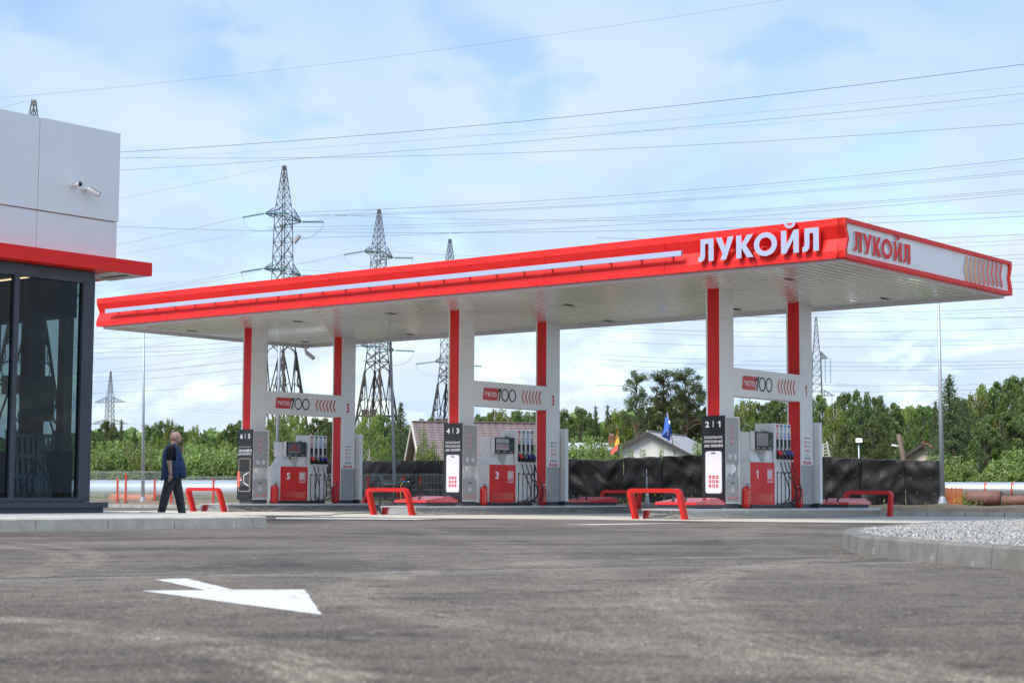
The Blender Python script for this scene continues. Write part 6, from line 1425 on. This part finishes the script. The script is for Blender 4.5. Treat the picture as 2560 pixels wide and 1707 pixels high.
    b = MB(); top = {'birch': .97, 'broad': .92, 'lime': .95, 'larch': .99, 'pine': .95}.get(kind)
    bend = rng.normal(0, .012, 6)
    if top:
        b.tube([(bend[i] * (i > 0), bend[5 - i] * (i > 0), top * i / 5) for i in range(6)], [.021, .018, .014, .010, .006, .003], 7)
    for a, c in limbs:
        mid = (a + c) / 2 + np.array([0, 0, .015]); b.tube([a, mid, c], [.0055 if top else .012, .004 if top else .009, .0018 if top else .004], 4, cap=False)
    tm = b.mesh('trunk_' + kind); tm.materials.append(BARK[kind]); return me, tm
CM = {k: [crown_mesh(k, 100 * i + s) for s in range(n)] for i, (k, n) in enumerate((('birch', 4), ('broad', 4), ('larch', 4), ('pine', 3), ('shrub', 4), ('lime', 2)))}
NAMES = {'birch': 'birch_tree', 'broad': 'leafy_tree', 'larch': 'larch_tree', 'pine': 'pine_tree', 'shrub': 'willow_shrub', 'lime': 'young_tree'}
trng = random.Random(21)
def tree(kind, px, ytop, D, wpx, label, group, zb=.1):
    """tree standing D metres off whose top reaches pixel row ytop; wpx: crown width in pixels"""
    x = xat(px, D); zt = zat(px, ytop, D); h = zt - zb; me, tm = CM[kind][trng.randrange(len(CM[kind]))]
    r = empty(NAMES[kind], (x, D, zb), trng.uniform(0, 6.28), label, 'shrub' if kind == 'shrub' else 'tree', group)
    w = wpx * D / F_PX / {'birch': .64, 'broad': .64, 'lime': .6, 'larch': .5, 'pine': .46, 'shrub': 1.15}[kind]
    top = {'birch': 1.02, 'broad': 1.02, 'lime': 1.0, 'larch': 1.0, 'pine': 1.0, 'shrub': 1.0}[kind]
    w *= {'birch': 1.25, 'broad': 1.4, 'lime': 1.15, 'larch': 1.25, 'pine': 1.1, 'shrub': 1.9}[kind]; r.scale = (w, w, h / top)
    c = link('crown', me, r); t = link('trunk', tm, r); return r
PLACES = [(255, 'next to the shop frame'), (300, 'below the small far pylon'), (345, 'beside the slim lamp post'), (395, 'just right of the slim lamp post'), (435, "behind the man's head"), (475, 'just ahead of the man'), (520, 'between the man and the first cabinet'), (560, 'beside the first cabinet'), (625, 'behind the first cabinet'),
          (700, 'behind the first display head'), (760, 'behind the first hose unit'), (830, 'behind the first rear column'), (900, 'just right of the first rear board'), (950, 'left of the leaning lamp post'), (1010, 'right of the leaning lamp post'), (1060, 'above the purple roof gable'), (1215, 'above the middle cabinet'), (1255, 'below the middle beam'), (1290, 'above the middle display'), (1320, 'above the middle hose unit'), (1365, 'behind the middle rear column'),
          (1420, 'beside the middle rear board'), (1460, 'above the low house'), (1500, 'between the low house and the chimney'), (1540, 'above the brick chimney'), (1590, 'below the lone pine'), (1625, 'above the white gable'), (1665, 'behind the blue flag'), (1710, 'right of the blue flag'), (1760, 'behind the front column nearest the gravel'), (1870, 'above the cabinet nearest the gravel'), (1910, 'above the blank screen'), (1960, 'above the last hose unit'), (2020, 'behind the rear column nearest the gravel'),
          (2060, 'beside the far grey pylon'), (2095, 'above the white ladder'), (2130, 'left of the floodlight'), (2165, 'behind the floodlight'), (2205, 'right of the floodlight'), (2240, 'behind the leaning wooden pole'), (2285, 'left of the beige gable'), (2320, 'above the beige house'), (2360, 'behind the tall lamp post'), (2420, 'beside the spiky larch'), (2460, 'above the red pipe bands'), (2510, 'above the brown pipe end'), (2560, 'at the picture edge'), (2700, 'cut by the picture edge')]
USED = {}
def tree_label(a):
    ph = next(t for x, t in PLACES if a[1] <= x); base = {'broad': 'dark leafy tree', 'birch': 'pale green birch', 'larch': 'pointed dark larch', 'lime': 'bright yellow green young tree'}[a[0]] + ' ' + ph
    n = USED.get(base, 0); USED[base] = n + 1; return base + ['', ', farther back', ', lowest of its neighbours', ', third one'][n]
G1, G2, G3, G4 = 'trees beside the shop', 'trees behind the middle islands', 'trees behind dispenser 1', 'trees beyond the tarpaulin end'
for a in (('broad', 240, 1070, 98, 44), ('broad', 268, 1046, 118, 52), ('larch', 305, 1044, 120, 34), ('broad', 287, 1062, 105, 40), ('larch', 338, 1066, 112, 40), ('birch', 320, 1090, 92, 44), ('broad', 378, 1056, 115, 50), ('broad', 404, 1046, 122, 46), ('lime', 398, 1090, 90, 26), ('birch', 428, 1040, 118, 46), ('broad', 452, 1072, 100, 50), ('birch', 488, 1056, 110, 42), ('broad', 512, 1080, 108, 48), ('broad', 545, 1078, 115, 56), ('broad', 580, 1052, 112, 56), ('birch', 566, 1095, 92, 44), ('broad', 610, 1046, 112, 60), ('birch', 470, 1098, 92, 50)):
    tree(*a, tree_label(a), G1)
for i in range(18):
    px = 205 + i * 24; tree('shrub', px + trng.uniform(-6, 6), 1122 + trng.uniform(-18, 16) + (10 if i > 8 else 0), 76 + trng.uniform(-3, 9), 62, ORD[i] + ' pale green willow shrub from the shop behind the silver pipe', 'willow shrubs behind the silver pipe')
for a in (('birch', 690, 1030, 88, 84), ('birch', 738, 1024, 92, 76), ('birch', 655, 1050, 90, 60), ('broad', 800, 1036, 120, 70), ('broad', 842, 1044, 125, 60), ('broad', 780, 1100, 96, 50), ('birch', 925, 1028, 84, 78), ('larch', 1003, 1000, 82, 70), ('broad', 960, 1030, 120, 70), ('broad', 1070, 1036, 130, 60), ('birch', 888, 1050, 86, 46), ('broad', 1040, 1060, 110, 56),
          ('birch', 1240, 1012, 98, 90), ('broad', 1205, 1030, 105, 60), ('broad', 1300, 1018, 104, 72), ('broad', 1350, 1020, 112, 66), ('birch', 1272, 1030, 94, 60), ('broad', 1410, 1016, 124, 66), ('larch', 1385, 1028, 122, 40), ('broad', 1455, 1010, 122, 60), ('broad', 1436, 1060, 126, 60), ('larch', 1490, 1010, 126, 44), ('larch', 1520, 1008, 128, 46), ('birch', 1548, 1012, 128, 80), ('broad', 1500, 1070, 126, 70), ('broad', 1470, 1040, 130, 70), ('birch', 1530, 1050, 126, 60)):
    tree(*a, tree_label(a), G2)
tree('pine', 1592, 926, 118, 84, 'tall lone pine with a bare trunk, nearest the middle columns', 'tall pines'); tree('pine', 1660, 922, 120, 110, 'tall bushy pine rising above the blue flag', 'tall pines'); tree('pine', 1715, 918, 119, 110, 'tall pine crown touching the front column of dispenser 1', 'tall pines'); tree('pine', 1748, 960, 121, 80, 'shorter pine half hidden by the front column of dispenser 1', 'tall pines')
for a in (('birch', 1655, 978, 122, 80), ('birch', 1700, 968, 124, 86), ('broad', 1620, 1010, 128, 84), ('broad', 1740, 1020, 122, 70), ('birch', 1600, 1040, 132, 70), ('broad', 1575, 1050, 134, 70), ('broad', 1770, 1010, 124, 70), ('broad', 1680, 1020, 134, 80), ('birch', 1640, 1040, 136, 70),
          ('birch', 1862, 986, 90, 74), ('broad', 1905, 996, 96, 76), ('broad', 1950, 994, 92, 80), ('birch', 1985, 990, 96, 70), ('broad', 1880, 1050, 86, 70), ('broad', 1940, 925 + 60, 110, 60)):
    tree(*a, tree_label(a), G3)
for a in (('broad', 2050, 980, 95, 66), ('birch', 2088, 1000, 84, 80), ('broad', 2110, 972, 98, 70), ('broad', 2152, 966, 92, 62), ('broad', 2190, 982, 98, 66), ('broad', 2178, 1040, 84, 66), ('broad', 2235, 1000, 104, 60), ('birch', 2272, 1002, 108, 54), ('broad', 2308, 1004, 104, 60), ('larch', 2340, 998, 90, 62), ('broad', 2122, 1050, 82, 60), ('broad', 2225, 1060, 112, 60), ('broad', 2400, 985, 84, 80), ('birch', 2440, 970, 92, 90), ('broad', 2485, 962, 94, 96), ('broad', 2540, 966, 92, 90), ('broad', 2590, 935, 86, 84), ('broad', 2520, 938, 98, 100), ('birch', 2465, 945, 100, 90), ('broad', 2556, 930, 100, 90), ('larch', 2455, 1000, 80, 66), ('broad', 2500, 1022, 70, 110), ('broad', 2462, 1050, 69, 80), ('broad', 2548, 1030, 71, 90), ('birch', 2570, 1040, 70, 66), ('broad', 2300, 1075, 110, 50)):
    tree(*a, tree_label(a), G4)
tree('larch', 2376, 930, 72, 118, 'tall dense larch with a bare spiky top beside the tall lamp post', 'larches by the lamp post'); tree('larch', 2412, 990, 74, 90, 'dense larch just right of the spiky larch', 'larches by the lamp post')
for px, yt, D, w in ((2380, 1152, 60, 74), (2415, 1165, 60, 60), (2345, 1150, 62, 50), (2530, 1140, 60, 80), (2490, 1160, 60, 60), (2572, 1130, 60, 60)): tree('shrub', px, yt, D, w, {2380: 'rounded light green shrub right of the tall lamp post', 2415: 'low light green shrub above the first red pipe band', 2345: 'shrub half hidden by the tall lamp post', 2530: 'large yellow green shrub above the brown pipes', 2490: 'low shrub above the end of the short brown pipe', 2572: 'yellow green shrub cut by the picture edge'}[px], 'shrubs by the banded pipe')
tree('shrub', 2418, 1232, 49.5, 46, 'small bright green bush beside the orange netting', 'weeds by the brown pipes'); tree('shrub', 2474, 1250, 50, 26, 'low weed before the brown pipes', 'weeds by the brown pipes')
for px, yt, D, w in ((1432, 1112, 63, 60), (1470, 1106, 64, 56), (1505, 1108, 63, 50), (1535, 1122, 62, 40), (1742, 1122, 64, 30), (1762, 1110, 66, 40), (1060, 1086, 64, 22), (1085, 1118, 64, 30), (1350, 1110, 64, 50), (1575, 1137, 61, 20), (1610, 1136, 61, 16), (1655, 1131, 61, 14)): tree('shrub', px, yt, D, w, {1432: 'light green bush beside the rear board of the middle island', 1470: 'light green bush before the low pale roof', 1505: 'light green bush left of the chimney', 1535: 'light green bush below the yellow and red flag', 1742: 'small bush at the eave of the white house', 1762: 'bush behind the cabinet nearest the gravel', 1060: 'thin climbing bush before the purple roof edge', 1085: 'thin bush before the purple roof, left of the middle cabinet', 1350: 'bush behind the middle rear column', 1575: 'sprig above the tarpaulin below the left eave', 1610: 'sprig above the tarpaulin below the white gable', 1655: 'taller sprig above the tarpaulin left of the blue flag pole'}[px], 'bushes above the tarpaulin')
def forest():
    rng = np.random.default_rng(5); P = []; S = []
    for i in range(330):
        px = rng.uniform(-200, 2800); D = rng.uniform(150, 260); prof = np.interp(px, [-200, 230, 600, 1000, 1400, 1800, 2100, 2560, 2800], [1100, 1095, 1085, 1075, 1050, 1040, 1040, 1035, 1030]) + rng.uniform(-6, 24)
        x = xat(px, D); h = zat(px, prof, D); w = rng.uniform(2.6, 5.2); m = 300
        t = rng.random(m) ** .6; R = w * (1 - t) ** .55 * np.sqrt(rng.random(m)) + .2; an = rng.random(m) * 2 * pi
        P.append(np.stack([x + R * np.cos(an), D + R * np.sin(an), .3 + (h - .3) * t + rng.normal(0, .25, m)], 1))
    P = np.concatenate(P); v = leaves(P, .62, rng, .2, .6); me = fast_mesh('forest', v, np.full(len(P), 4), np.arange(len(v))); me.materials.append(LEAF['broad'])
    tag(link('forest', me), 'far wooded skyline behind the nearer trees', 'forest', kind='stuff')
forest()
def weeds():
    rng = np.random.default_rng(9); P = []
    for i in range(420):
        x = rng.uniform(-30, 60); off = rng.choice([rng.uniform(1.0, 4.8), rng.uniform(4.8, 9)]); c = FK0 + FKD * rng.uniform(5, 60) + FKN * float(off); m = 26; h = rng.uniform(.10, .42)
        P.append(np.stack([c.x + rng.normal(0, .14, m), c.y + rng.normal(0, .14, m), .13 + h * rng.random(m)], 1))
    P = np.concatenate(P); v = leaves(P, .055, rng, -.8, .25); me = fast_mesh('weeds', v, np.full(len(P), 4), np.arange(len(v))); me.materials.append(LEAF['shrub'])
    tag(link('weeds', me), 'weeds and grass tufts along the pipes and fences', 'weeds', kind='stuff')
weeds()
